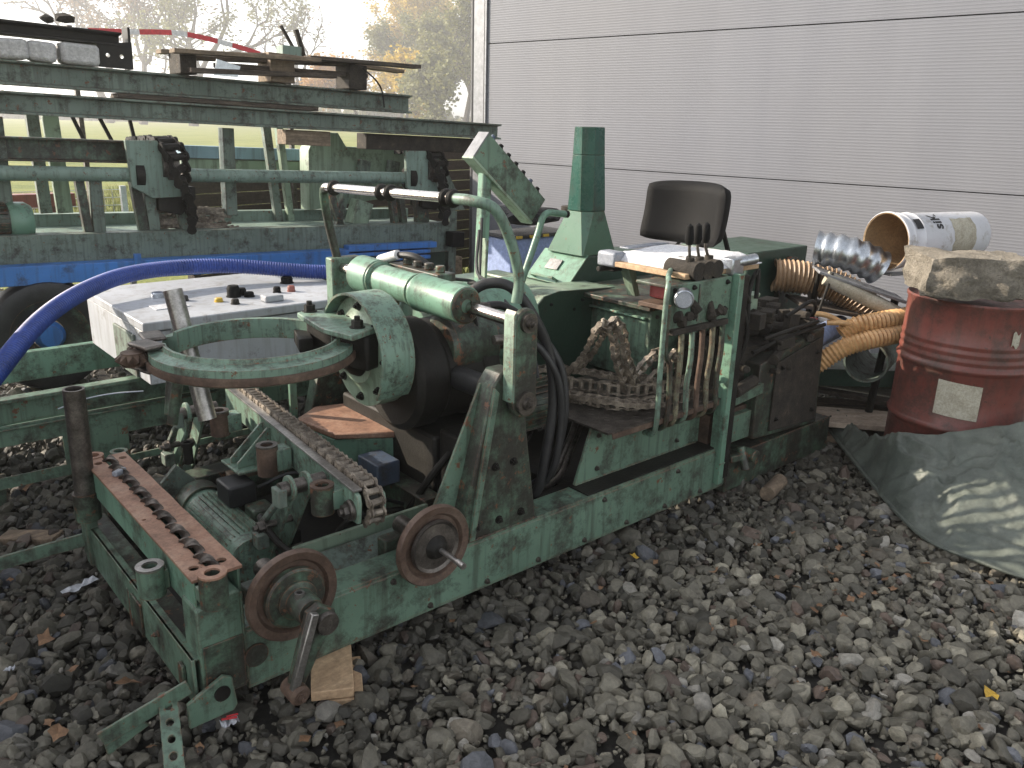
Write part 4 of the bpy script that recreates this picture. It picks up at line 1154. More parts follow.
# swinging arms carrying the carriage
def arm(y):
    p0, p1 = np.array([.385, y-.12, .52]), np.array([.39, y+.13, .16])
    for s in (0, .055):
        mb = MB(); q0, q1 = p0-np.array([s, 0, .0]), p1-np.array([s, 0, 0])
        mb.bar(q0, q1, .07, .01, (1, 0, 0))
        mb.cyl(q0+np.array([-.006, 0, 0]), q0+np.array([.006, 0, 0]), .04, 20); mb.cyl(q1+np.array([-.006, 0, 0]), q1+np.array([.006, 0, 0]), .042, 20)
        mb.build('swing_arm', 'green_part', mc, bevel=.002)
    MB().cyl(p0-np.array([.09, 0, 0]), p0+np.array([.06, 0, 0]), .024, 18).build('arm_shaft', 'steeldark', mc); MB().cyl(p1-np.array([.08, 0, 0]), p1+np.array([.09, 0, 0]), .02, 18).build('arm_shaft', 'steeldark', mc)
    mb = MB(); m_ = p0*.55+p1*.45; mb.cyl(m_-np.array([.1, 0, 0]), m_+np.array([.01, 0, 0]), .012, 12); mb.bolt(m_-np.array([.1, 0, 0]), (-1, 0, 0), .018, .02); mb.build('set_screw', 'steeldark', mc)
    mb = MB(); mb.bar(p0+np.array([-.09, .0, -.03]), p1+np.array([-.09, 0, .1]), .018, .02, (1, 0, 0)); mb.obox(p0+np.array([-.09, .0, -.02]), (.03, .05, .06)); mb.obox(p0*.35+p1*.65+np.array([-.095, 0, 0]), (.04, .05, .05)); mb.build('link_rod', 'green_rack', mc, bevel=.004)
arm(.36); arm(1.22)
for k, y in enumerate((.74, .8)):
    mb = MB(); mb.prism([(.37, .40), (.37, .42), (.49, .53), (.5, .53), (.5, .40)], 'xz', y, y+.01); mb.build('gusset', 'green_part', mc, bevel=.002)
MB().box(.355, .5, .70, .86, .39, .40).build('gusset_base', 'green_part', mc, bevel=.003)

# electric motor lying across
mb = MB(); mb.cyl((.27, .42, .21), (.29, .9, .21), .078, 32); mo = mb.build('motor', 'green_part', mc)
mb = MB()
for k in range(30):
    a = 2*math.pi*k/30; ca, sa = math.cos(a), math.sin(a)
    mb.obox((.28+.083*ca, .66, .21+.083*sa), (.012, .36, .003), ry=-a)
mb.build('cooling_fins', 'green_part', mo)
mb = MB(); mb.lathe([(0, 0), (.07, .0), (.09, .02), (.09, .1), (.08, .1)], (.29, .98, .21), (0, -1, 0), 30, closed=False); mb.build('fan_cover', GD, mo)
mb = MB(); mb.box(.3, .4, .66, .78, .29, .37); mb.build('terminal_box', 'rubber', mo, bevel=.008)
mb = MB(); mb.box(.34, .42, .56, .64, .24, .31); mb.build('terminal_box', GD, mo, bevel=.008)
mb = MB(); mb.box(.42, .5, .62, .74, .22, .27); mb.box(.42, .46, .45, .56, .2, .25); mb.build('motor_bracket', 'grease', mo, bevel=.004)
mb = MB(); mb.box(.36, .5, .8, .84, .33, .36); mb.build('tie_bar', 'wood', mc, bevel=.003)
mb = MB(); mb.prism([(.2, .08), (.3, .08), (.36, .22), (.24, .36), (.18, .3)], 'xz', 1.0, 1.02); mb.build('rear_web', 'green_rack', mc, bevel=.003)
mb = MB(); mb.cyl((.3, 1.04, .34), (.3, 1.04, .41), .018, 12); mb.pipe((.3, 1.04, .41), (.3, 1.04, .425), .024, .014, 14); mb.build('filler_neck', 'grease', mc)

# housing with rusty lid and blue switch box
mb = MB(); mb.prism([(.70, .93), (.74, .72), (.98, .56), (1.0, .74), (.96, .98), (.84, 1.02)], 'xy', .30, .435); ob = mb.build('gear_housing', 'green_clean', mc, bevel=.006)
mb = MB(); mb.prism([(.70, .94), (.74, .70), (.99, .545), (1.01, .74), (.965, .99), (.83, 1.03)], 'xy', .436, .462); mb.build('gear_lid', 'rustlight', ob, bevel=.006)
mb = MB(); mb.box(.775, .875, .46, .60, .31, .40); mb.build('switch_box', 'bluebox', mc, bevel=.006)
mb = MB(); mb.prism([(.62, .34), (.74, .34), (.74, .46), (.66, .42)], 'xz', .9, .92); mb.box(.7, .73, .98, 1.0, .3, .6); mb.build('housing_web', GC, mc, bevel=.003)

# the dark heart of the machine
mb = MB(); mb.lathe([(0, 0), (.18, 0), (.205, .02), (.205, .12), (.19, .14), (.19, .28), (.2, .3), (.2, .36), (0, .36)], (.86, .5, .72), (1, 0, 0), 44, closed=False); mb.build('slewing_drum', 'grease', mc)
mb = MB(); mb.box(.93, 1.25, .32, .98, .06, .52); mb.box(.95, 1.1, .2, .32, .2, .55); mb.build('gearbox', 'grease', mc, bevel=.012)
mb = MB(); mb.lathe([(0, 0), (.15, 0), (.18, .015), (.19, .05), (.19, .2), (.175, .22), (.175, .5), (0, .5)], (1.14, .72, .80), (1, 0, 0), 44, closed=False); mb.build('main_motor', 'green_clean', mc)
mb = MB(); mb.lathe([(.0, 0), (.1, 0), (.115, .015), (.115, .2), (.0, .2)], (1.02, .42, .82), (1, 0, 0), 30, closed=False); mb.lathe([(.0, 0), (.06, 0), (.065, .12), (0, .12)], (1.22, .4, .84), (1, 0, 0), 24, closed=False); mb.build('pump', GD, mc)
mb = MB(); mb.cyl((1.15, .3, .56), (1.5, .32, .56), .09, 26); pm = mb.build('pump_motor', GD, mc)
mb = MB()
for k in range(9): mb.box(1.13, 1.145, .215, .385, .44+.028*k, .45+.028*k)
mb.build('louvre', GD, pm)
mb = MB()
for k in range(26):
    a = 2*math.pi*k/26; mb.obox((1.32, .31+.096*math.cos(a), .56+.096*math.sin(a)), (.28, .014, .003), rx=a)
mb.build('cooling_fins', GD, pm)
for q0, q1, w_ in (((1.1, .25, .1), (1.5, .5, .45), .03), ((1.2, .2, .2), (1.9, .2, .2), .04), ((1.25, .5, .1), (1.25, .5, .7), .06)): MB().bar(q0, q1, w_, w_).build('strut', 'grease', mc, bevel=.003)
MB().box(1.5, 1.56, .15, .9, .05, .2).build('cross_channel', 'grease', mc, bevel=.003)
for k, pts in enumerate((((1.18, .25, .25), (1.4, .22, .26), (1.55, .25, .38), (1.65, .3, .47)), ((1.2, .35, .15), (1.5, .28, .2), (1.62, .3, .32), (1.75, .35, .45)), ((1.22, .3, .35), (1.36, .3, .42), (1.5, .42, .44)), ((.98, .25, .5), (.9, .3, .38), (.85, .4, .2)))):
    mb = MB(); mb.sweep(catmull(pts, 8), .014, 10); mb.build('pipe', 'steeldark' if k < 2 else 'grease', mc)

# tread plate deck
mb = MB(); mb.box(1.505, 2.34, 0.0, .58, .492, .5)
g = random.Random(1)
i = 0
for a in range(20):
    for b_ in range(13):
        x, y = 1.53+.041*a, .02+.043*b_
        mb.obox((x, y, .5008), (.022, .005, .0022), rz=R(45 if (a+b_) % 2 else -45))
mb.build('tread_plate', 'steeldark', mc, smooth=0)
mb = MB(); mb.prism([(1.44, .268), (2.22, .268), (2.22, .49), (1.52, .49)], 'xz', .10, .112); mb.build('deck_skirt', GR, mc, bevel=.002)
mb = MB(); mb.prism([(1.52, .50), (1.535, .4925), (2.2, .4925), (2.2, .47), (1.53, .47)], 'xz', -.004, .0); mb.box(2.22, 2.5, .05, .5, .24, .40); mb.build('deck_edge', 'rust', mc, bevel=.001)

# control stand: manifold panel, pipes, post
mb = MB(); mb.box(1.80, 2.205, -.0, .016, .855, 1.03); pn = mb.build('manifold_panel', GR, mc, bevel=.004)
mb = MB(); mb.box(1.80, 2.2, .016, .17, 1.018, 1.03); mb.build('panel_shelf', GD, pn, bevel=.003)
MB().box(1.985, 1.992, -.006, 0, .87, 1.02).build('panel_rib', 'green_rack', pn)
mb = MB(); g = random.Random(6)
for k in range(16):
    x = 1.82+.37*g.random(); mb.cyl((x, -.02, .86+.05*g.random()), (x+g.uniform(-.02, .02), .02, .86+.09*g.random()), g.uniform(.012, .024), 10)
mb.box(1.82, 2.18, -.02, .03, .835, .858); mb.build('fitting', 'bark', mc, bevel=.002)
g = random.Random(8)
for k in range(6):
    x = 1.80+.068*k
    pts = [(x+.03, .0, .85), (x+.03, -.005, .72), (x+.028+g.uniform(-.004, .004), .0, .6), (x+.03, .0, .47), (x+.035, .05, .43), (x+.04, .1, .42)]
    if k == 0: pts = [(1.79, -.01, .96), (1.79, -.01, .78), (1.83, -.01, .7), (1.835, -.01, .48), (1.84, .05, .43), (1.845, .1, .42)]
    mb = MB(); mb.sweep(catmull(pts, 6), .0115, 10); mb.build('hydraulic_line', ('green_dirty', 'pipe_dirty', 'green_part', 'rust', 'pipe_dirty', 'green_dirty')[k], mc)
mb = MB(); mb.sweep(catmull([(1.95, .12, 1.06), (1.85, .05, 1.06), (1.79, .0, 1.04), (1.765, -.015, .95), (1.765, -.015, .7), (1.77, -.01, .46), (1.79, .06, .42)], 6), .0105, 12); mb.build('bent_pipe', 'green_part', mc)
mb = MB(); mb.box(2.214, 2.25, -.03, .03, .10, 1.04); mb.build('stand_post', GC, mc, bevel=.003)
mb = MB(); mb.box(2.252, 2.29, -.028, .03, .12, 1.03); mb.build('stand_post_back', 'grease', mc, bevel=.003)
mb = MB(); mb.lathe([(0, -.03), (.034, -.03), (.038, -.025), (.038, .012), (.02, .03), (0, .03)], (1.85, -.03, .985), (.72, .69, .1), 28, closed=False); gg = mb.build('pressure_gauge', 'galv', mc)
mb = MB(); mb.lathe([(0, -.0325), (.03, -.0325), (.03, -.0302), (0, -.0302)], (1.85, -.03, .985), (.72, .69, .1), 28, closed=False); mb.build('dial', 'gauge', gg)
for k in range(3):
    x = 1.99+.062*k; y = .06
    mb = MB(); mb.cyl((x, y-.05, 1.065), (x, y+.1, 1.065), .038, 22); mb.cyl((x, y, 1.09), (x, y, 1.115), .018, 14); lv_ = mb.build('control_valve', 'bark', mc)
    mb = MB(); mb.sweep([(x, y, 1.1), (x-.01-.01*k, y, 1.15), (x-.01*k-.008, y+.005, 1.2)], .006, 8); mb.build('lever', 'steeldark', lv_)
    mb = MB(); mb.lathe([(0, 0), (.013, .002), (.018, .02), (.016, .055), (.013, .075), (0, .085)], (x-.01*k-.008, y+.005, 1.185-.02+.0*k), (-.06+.03*k, 0, 1), 16, closed=False); mb.build('lever_knob', 'plastic', lv_)
mb = MB(); mb.box(2.2, 2.28, .0, .06, 1.032, 1.1); mb.cyl((2.25, .02, 1.08), (2.36, .0, 1.09), .022, 14); mb.build('top_bracket', 'galv', mc, bevel=.005)

# greasy valve heap and rear cabinet
mb = MB(); mb.prism([(2.50, .238), (3.07, .20), (3.03, .70), (2.50, .60)], 'xz', .0, .42); ca = mb.build('rear_cabinet', GD, mc, bevel=.006)
mb = MB(); mb.prism([(2.62, .255), (3.03, .225), (3.0, .66), (2.62, .59)], 'xz', -.012, -.003); mb.build('cabinet_door', 'bark', ca, bevel=.003)
mb = MB(); mb.bar((2.28, .0, .47), (2.52, .0, .49), .03, .05); mb.bar((2.28, .35, .47), (2.52, .35, .49), .03, .05); mb.box(2.29, 2.5, .02, .36, .25, .38); mb.build('cabinet_bracket', GR, mc, bevel=.003)
mb = MB(); g = random.Random(77)
for k in range(90):
    x, y = g.uniform(2.34, 2.98), g.uniform(.0, .38); z = g.uniform(.5, .82) if x < 2.75 else g.uniform(.66, .78)
    if g.random() < .5: mb.obox((x, y, z), (g.uniform(.03, .11), g.uniform(.03, .08), g.uniform(.02, .07)), rz=g.uniform(-.5, .5), ry=g.uniform(-.2, .2))
    else: a = g.uniform(0, 3.14); l = g.uniform(.03, .1); mb.cyl((x-l*math.cos(a), y-l*math.sin(a), z), (x+l*math.cos(a), y+l*math.sin(a), z+g.uniform(-.03, .03)), g.uniform(.01, .032), 10)
mb.box(2.32, 2.98, .08, .40, .5, .66)
mb.build('valve_bank', 'bark', mc, bevel=.003, smooth=30)
for pts in (((2.35, .0, .9), (2.3, .02, 1.0), (2.4, .1, 1.08)), ((2.4, .03, .8), (2.42, .05, .95), (2.47, .05, 1.02), (2.46, .04, .9)), ((2.75, .05, .78), (2.9, .02, .84), (3.0, .05, .78), (3.02, .1, .7)), ((2.5, .0, .72), (2.7, -.02, .74), (2.95, .0, .74)), ((2.45, .02, .66), (2.7, .0, .70), (3.0, -.01, .72)), ((2.33, .02, .6), (2.36, .0, .75), (2.34, .02, .88))):
    mb = MB(); mb.sweep(catmull(pts, 7), .010, 9); mb.build('greasy_hose', 'grease', mc)
mb = MB(); mb.cyl((2.62, .2, .8), (2.62, .2, .87), .06, 24); mb.lathe([(0, 0), (.065, 0), (.068, .012), (0, .02)], (2.62, .2, .87), (0, 0, 1), 26, closed=False); mb.build('filter_cap', 'green_pale', mc)
mb = MB(); mb.obox((2.95, .03, .735), (.05, .04, .03)); mb.build('red_cap', 'redbox', mc, bevel=.006)
mb = MB(); mb.box(3.08, 3.66, .5, .95, .56, .99); bc = mb.build('switch_cabinet', 'green_dark', mc, bevel=.008)
mb = MB(); mb.box(3.36, 3.46, .465, .498, .64, .93); mb.cyl((3.47, .45, .9), (3.47, .5, .9), .045, 20); mb.build('cabinet_latch', GD, bc, bevel=.004)
mb = MB(); mb.box(3.1, 3.64, .52, .93, .0, .56); mb.build('cabinet_foot', 'green_dark', bc, bevel=.004)

# oil tank, board, seat
mb = MB(); mb.box(2.12, 2.75, .34, .82, .5, .84); tk = mb.build('oil_tank', GR, mc, bevel=.006)
mb = MB(); mb.box(2.06, 2.78, .3, .86, .842, .862); mb.build('tank_lid', GD, tk, bevel=.003)
mb = MB(); mb.box(2.10, 2.116, .36, .80, .79, .8); mb.build('tank_seam', GC, tk, bevel=.002)
mb = MB(); mb.box(2.05, 2.35, .12, .36, .864, .884); mb.build('tank_step', 'rust', tk, bevel=.003)
mb = MB(); mb.box(2.14, 2.3, .22, .38, .886, .98); mb.build('red_box', 'redbox', mc, bevel=.01)
for pq, y in (([(2.1, .885), (2.13, .885), (2.08, 1.035), (2.03, 1.035)], .42), ([(2.4, .885), (2.44, .885), (2.44, 1.035), (2.4, 1.035)], .1), ([(2.1, .885), (2.14, .885), (2.14, 1.035), (2.1, 1.035)], .1)): MB().prism(pq, 'xz', y, y+.05).build('seat_leg', 'green_pale', mc, bevel=.003)
mb = MB(); mb.box(1.93, 2.44, .03, .50, 1.036, 1.058); sb = mb.build('seat_board', 'woodnew', mc, bevel=.003)
mb = MB(); mb.box(1.99, 2.1, .46, .52, 1.0, 1.034); mb.cyl((1.9, .47, 1.02), (2.2, .47, 1.02), .012, 10); mb.build('seat_rail', 'grease', sb, bevel=.003)
bm_ = MB()
N1, N2 = 22, 18; g = random.Random(2)
def cz(i, j):
    a, b_ = i/N1, j/N2
    e = min(1, 7*min(a, 1-a))*min(1, 7*min(b_, 1-b_))
    return 1.062+.036*e**.5+.006*math.sin(9*a+3*b_)*e+g.uniform(-.002, .002)
top = [(1.965+.485*i/N1, .025+.47*j/N2, cz(i, j)) for i in range(N1+1) for j in range(N2+1)]
bot = [(x, y, 1.0585) for x, y, z in top]
K = (N1+1)*(N2+1); fs = []
for i in range(N1):
    for j in range(N2):
        a = i*(N2+1)+j; fs.append((a, a+N2+1, a+N2+2, a+1)); fs.append((K+a, K+a+1, K+a+N2+2, K+a+N2+1))
edge = [i*(N2+1) for i in range(N1+1)]+[N1*(N2+1)+j for j in range(1, N2+1)]+[i*(N2+1)+N2 for i in range(N1-1, -1, -1)]+[j for j in range(N2-1, 0, -1)]
for a, b_ in zip(edge, edge[1:]+edge[:1]): fs.append((a, b_, K+b_, K+a))
bm_.add(top+bot, fs); cu_ = bm_.build('seat_pad', 'cloth', mc, smooth=60)
for (x0, x1, y0, y1) in ((1.925, 2.0, .40, .505), (2.06, 2.13, .02, .06)):
    mb = MB(); mb.box(x0, x1, y0, y1, 1.03, 1.095); mb.build('duct_tape', 'greytape', cu_, bevel=.012)
mb = MB(); mb.obox((2.2, .47, 1.1), (.3, .05, .006), rz=.05); mb.build('duct_tape', 'greytape', cu_, bevel=.002)
# backrest: curved black shell
vs, fs = [], []; NA, NB = 20, 12
for s in (0, 1):
    for i in range(NA+1):
        for j in range(NB+1):
            a = i/NA*2-1; b_ = j/NB*2-1
            ea = 1-abs(a)**6*.0; w = .22*(1-.05*abs(b_)**6); h = .118*(1-.10*abs(a)**8+.05*(1-a*a))
            th = .06*(1-abs(a)**8)**.5*(1-abs(b_)**8)**.5+.006
            y = .405+a*w; z = 1.238+b_*h*1.12
            x = 2.46-.095*(a*a)-.012*b_*b_+(.02*b_)
            vs.append((x+(th if s else -th*.6), y, z))
K = (NA+1)*(NB+1)
for i in range(NA):
    for j in range(NB):
        a = i*(NB+1)+j; fs.append((a, a+NB+1, a+NB+2, a+1)); fs.append((K+a, K+a+1, K+a+NB+2, K+a+NB+1))
edge = [i*(NB+1) for i in range(NA+1)]+[NA*(NB+1)+j for j in range(1, NB+1)]+[i*(NB+1)+NB for i in range(NA-1, -1, -1)]+[j for j in range(NB-1, 0, -1)]
for a, b_ in zip(edge, edge[1:]+edge[:1]): fs.append((a, b_, K+b_, K+a))
mb = MB(); mb.add(vs, fs); bk = mb.build('backrest', 'plastic', mc, smooth=60)
mb = MB(); mb.bar((2.5, .33, 1.3), (2.62, .25, .9), .04, .012); mb.box(2.47, 2.53, .3, .37, 1.27, 1.33); mb.bar((2.47, .43, 1.16), (2.44, .5, 1.06), .03, .012); mb.bar((2.48, .35, 1.14), (2.44, .35, 1.0), .05, .02); mb.build('back_bracket', 'grease', bk, bevel=.004)

# belt guard and hooded engine housing with chimney
pr = [(1.78, .42), (1.74, .75), (1.755, .82), (1.81, .87), (1.9, .885), (2.27, .865), (2.36, .83), (2.46, .70), (2.46, .42)]
mb = MB(); mb.prism(pr, 'xz', .70, .705); bg_ = mb.build('belt_guard', DK, mc, bevel=.003)
mb = MB(); pr2 = pr[1:-1]; inn = [(x+(.006 if x < 2.1 else -.006), z-.006) for x, z in pr2]
vs = [(x, .705, z) for x, z in pr2]+[(x, .90, z) for x, z in pr2]+[(x, .705, z) for x, z in inn]+[(x, .90, z) for x, z in inn]
n = len(pr2); fs = []
for i in range(n-1): fs += [(i, i+1, n+i+1, n+i), (2*n+i, 2*n+i+1, 3*n+i+1, 3*n+i), (i, i+1, 2*n+i+1, 2*n+i), (n+i, n+i+1, 3*n+i+1, 3*n+i)]
fs += [(0, n, 3*n, 2*n), (n-1, 2*n-1, 4*n-1, 3*n-1)]
mb.add(vs, fs); mb.build('guard_rim', 'green_pale', bg_, smooth=30, bevel=.001)
MB().cyl((2.0, .697, .79), (2.0, .70, .79), .008, 10).build('guard_screw', 'grease', bg_)
mb = MB(); mb.box(1.72, 2.2, .93, 1.5, .81, .842); mb.box(1.74, 2.18, .95, 1.48, .45, .81); yc = mb.build('engine_cover', 'green_pale', mc, bevel=.006)
mb = MB(); mb.sweep(catmull([(1.9, .96, .842), (1.9, .96, .88), (1.9, 1.0, .885), (1.9, 1.2, .885), (1.9, 1.24, .885), (1.9, 1.24, .842)], 4), .008, 8); mb.build('cover_handle', 'green_pale', yc)
mb = MB(); mb.prism([(2.09, .45), (2.09, .80), (2.155, .845), (2.29, .985), (2.85, .955), (2.95, .9), (2.95, .45)], 'xz', .905, 1.21); hd = mb.build('engine_hood', DK, mc, bevel=.005)
mb = MB(); mb.prism([(2.15, .85), (2.285, .99), (2.292, .99), (2.16, .85)], 'xz', .9, 1.215); mb.build('hood_front', 'lightgreen' if 'lightgreen' in M else GC, hd, bevel=.001)
mb = MB(); q = MB(); mb.add([(2.20, 1.03, .906), (2.20, 1.12, .906), (2.243, 1.12, .951), (2.243, 1.03, .951), (2.194, 1.03, .909), (2.194, 1.12, .909), (2.237, 1.12, .954), (2.237, 1.03, .954)], [(0,1,2,3), (4,5,6,7), (0,1,5,4), (1,2,6,5), (2,3,7,6), (3,0,4,7)]); mb.build('name_plate', 'steel', hd, bevel=.001)
mb = MB(); mb.sweep([(2.165, .99, .86), (2.13, .99, .88), (2.13, 1.15, .88), (2.165, 1.15, .86)], .007, 8); mb.build('hood_handle', GC, hd)
def taper(z0, z1, r0_, r1_, name, mat, top=None):
    (x0, x1, y0, y1), (a0, a1, b0, b1), ch0, ch1 = r0_, r1_, .0, .0
    def oct_(x0, x1, y0, y1, c, z):
        return [(x0+c, y0, z), (x1-c, y0, z), (x1, y0+c, z), (x1, y1-c, z), (x1-c, y1, z), (x0+c, y1, z), (x0, y1-c, z), (x0, y0+c, z)]
    A_ = oct_(x0, x1, y0, y1, .006 if name == 'chimney_base' else .045, z0); B_ = oct_(a0, a1, b0, b1, .045, z1)
    mb = MB(); mb.add(A_+B_, [tuple(range(8)), tuple(range(8, 16))]+[(i, (i+1) % 8, 8+(i+1) % 8, 8+i) for i in range(8)])
    return mb.build(name, mat, hd, bevel=.003)
taper(.985, 1.20, (2.255, 2.50, .91, 1.17), (2.285, 2.45, .92, 1.10), 'chimney_base', 'hood_green')
taper(1.2, 1.47, (2.28, 2.455, .92, 1.10), (2.27, 2.43, .92, 1.07), 'chimney_pipe', 'green_chim')
taper(1.47, 1.60, (2.27, 2.43, .92, 1.07), (2.265, 2.42, .92, 1.06), 'chimney_top', 'green_chim')
# hand rail behind
mb = MB(); mb.sweep(catmull([(1.83, .9, .86), (1.88, .9, .98), (1.94, .9, 1.12), (1.965, .9, 1.19), (2.0, .9, 1.212), (2.06, .9, 1.207), (2.125, .9, 1.2)], 6), .016, 14); mb.build('hand_rail', GC, mc)
mb = MB(); mb.pipe((2.11, .9, 1.202), (2.128, .9, 1.2), .0175, .012, 14); mb.build('rail_end', 'grease', mc)

# operator console on its post
mb = MB(); mb.bar((1.675, 1.0, .80), (1.70, 1.0, 1.42), .05, .05); cp = mb.build('console_post', GC, mc, bevel=.012)
mb = MB(); mb.bar((1.655, .975, .80), (1.665, .975, 1.11), .008, .075, (0, 1, 0)); mb.build('post_plate', 'green_pale', cp, bevel=.002)
for z in (1.0, 1.04, 1.075):
    MB().cyl((1.665, .966, z), (1.665, .972, z), .009, 10).build('bolt_hole', 'grease', cp)
Lx = np.array([.385, -.0, -.325]); Lx /= np.linalg.norm(Lx); Wx = np.cross(Lx, [0, 1, 0]); Wx = Wx/np.linalg.norm(Wx)
if Wx[2] < 0: Wx = -Wx
cc = np.array([1.825, 1.0, 1.365])
mb = MB(); mb.obox(cc, (.46, .07, .13), ax=[Lx, np.array([0, 1.0, 0]), Wx]); cs = mb.build('console_box', GR, mc, bevel=.004)
mb = MB(); mb.obox(cc-Wx*.071, (.47, .078, .012), ax=[Lx, np.array([0, 1.0, 0]), Wx]); mb.build('console_lid', 'green_pale', cs, bevel=.002)
mb = MB(); mb.obox(cc-Lx*.233, (.006, .072, .134), ax=[Lx, np.array([0, 1.0, 0]), Wx]); mb.build('console_end', 'trim', cs, bevel=.001)
for k in range(7):
    p = cc+Wx*.065+Lx*(-.18+.06*k)
    mb = MB(); mb.cyl(p, p+Wx*.012, .016, 14); mb.cyl(p+Wx*.012, p+Wx*.026, .011, 12); mb.build('push_button', 'bluebox' if k in (0, 5) else 'plastic', cs)

# black hydraulic hoses in front of the deck
for k, pts in enumerate((((1.10, .30, 1.03), (1.16, .26, 1.07), (1.22, .2, 1.06), (1.29, .16, .96), (1.355, .14, .82), (1.37, .12, .64), (1.34, .12, .42), (1.32, .15, .26), (1.3, .3, .2)), ((1.16, .2, .88), (1.24, .18, .88), (1.31, .14, .84), (1.37, .1, .72), (1.385, .09, .55), (1.36, .1, .36), (1.33, .2, .24)), ((1.15, .3, .98), (1.24, .26, .98), (1.33, .2, .9), (1.40, .12, .76), (1.41, .1, .55), (1.38, .14, .35), (1.34, .25, .22)))):
    pts = [(p[0]-.045, p[1], p[2]) for p in pts]
    mb = MB(); mb.sweep(catmull(pts, 8), (.019, .014, .015)[k], 12); hs = mb.build('hydraulic_hose', 'rubber', mc)
    mb = MB(); a, b_ = np.array(pts[0]), np.array(pts[1]); mb.cyl(a-(b_-a)*.15, a+(b_-a)*.45, (.022, .018, .018)[k], 12); mb.build('hose_fitting', 'steeldark', hs)
# tow eye at the far end of the beam
mb = MB(); mb.bar((2.30, -.02, .2), (2.42, -.04, .2), .03, .03); mb.cyl((2.42, -.08, .2), (2.42, .0, .2), .03, 16); mb.cyl((2.38, -.06, .14), (2.38, -.02, .24), .02, 12); mb.build('tow_eye', GD, mc, bevel=.003)

# bolts, cables and weld beads that cover the machine
b0 = MB().bolt((.2, -.004, .09), (0, -1, 0), .008, .006).build('bolt', 'steeldark', mc)
copies(b0, mc, [(.24*k, 0, 0) for k in range(2, 9)]+[(.34, 0, .14), (1.3, 0, .14), (1.75, 0, .14)])
b1_ = MB().bolt((1.56, .099, .45), (0, -1, 0), .008, .006).build('bolt', 'steeldark', mc)
copies(b1_, mc, [(.2, 0, 0), (.4, 0, 0), (.6, 0, 0), (0, 0, -.14), (.5, 0, -.14)])
b2_ = MB().bolt((1.83, -.001, 1.01), (0, -1, 0), .008, .006).build('bolt', 'grease', mc)
copies(b2_, mc, [(.12, 0, 0), (.34, 0, 0), (.34, 0, -.11), (0.02, 0, -.12)])
b3_ = MB().bolt((2.66, -.013, .56), (0, -1, 0), .009, .006).build('bolt', 'grease', mc)
copies(b3_, mc, [(.3, 0, .03), (0, 0, -.25), (.32, 0, -.27)])
b4_ = MB().bolt((.87, -.001, .31), (0, -1, 0), .011, .008).build('bolt', 'grease', mc)
copies(b4_, mc, [(.1, 0, 0), (.2, 0, 0), (.08, 0, .2), (.16, 0, .2)])
b5_ = MB().bolt((2.16, .339, .8), (0, -1, 0), .007, .005).build('bolt', 'steeldark', mc)
copies(b5_, mc, [(.2, 0, 0), (.4, 0, 0), (0, 0, -.24), (.2, 0, -.24), (.4, 0, -.24)])
b6_ = MB().bolt((1.85, .699, .83), (0, -1, 0), .006, .004).build('bolt', 'grease', mc)
copies(b6_, mc, [(.2, 0, 0), (.4, 0, 0), (-.06, 0, -.2)])
for a in range(8):
    t = 2*math.pi*a/8
    MB().bolt((.761, .53+.165*math.cos(t), .82+.165*math.sin(t)), (-1, 0, 0), .012, .01).build('bolt', 'grease', mc)
g = random.Random(44)
for pts in (((.95, .75, .95), (1.02, .62, 1.0), (1.1, .5, .98), (1.14, .4, .85), (1.12, .35, .6), (1.15, .3, .3)), ((1.3, .6, 1.0), (1.22, .45, 1.02), (1.14, .36, .94), (1.16, .3, .7), (1.2, .28, .4)),
            ((.55, .95, .28), (.68, .8, .36), (.8, .62, .28), (.95, .5, .2)), ((.42, .7, .33), (.55, .62, .38), (.7, .45, .32), (.86, .42, .24)), ((1.66, .97, 1.2), (1.62, .93, 1.0), (1.55, .85, .9), (1.4, .7, .98), (1.2, .66, 1.02)),
            ((1.63, .95, 1.15), (1.58, .9, .98), (1.5, .7, .95), (1.45, .4, .8), (1.4, .25, .5)), ((.60, .55, .08), (.7, .5, .2), (.95, .38, .22)), ((2.3, .3, .9), (2.26, .2, .8), (2.3, .1, .6), (2.4, .1, .5)), ((.36, .5, .3), (.3, .4, .36), (.32, .25, .3), (.5, .2, .2))):
    MB().sweep(catmull(pts, 8), g.choice((.007, .009, .012)), 8).build('cable', g.choice(('rubber', 'grease')), mc)
def weld(p0, p1, mat=GR, step=.008, r=.004):
    P = resample([p0, p1], step); mb = MB()
    mb.sweep(P, lambda i: r*(1+.35*math.sin(i*2.1)), 6); mb.build('weld_bead', mat, mc, smooth=60)
weld((.80, -.003, .266), (1.145, -.003, .266), GD); weld((1.44, .098, .27), (2.2, .098, .27)); weld((2.21, -.032, .2), (2.25, -.032, .2)); weld((-.066, -.008, .1), (.056, -.008, .1)); weld((.058, -.004, .1), (.058, -.004, .38)); weld((2.303, -.012, .208), (3.2, -.012, .208), GD)

# ------------------------------------------------------------------ chain heap on the tread plate
mb = MB()
def strand(pts, up=(0, 0, 1), p=.040, w=.030, h=.0125, lay=False):
    roller_chain(mb, catmull(pts, 8), p, w, up, h, .005, lay)
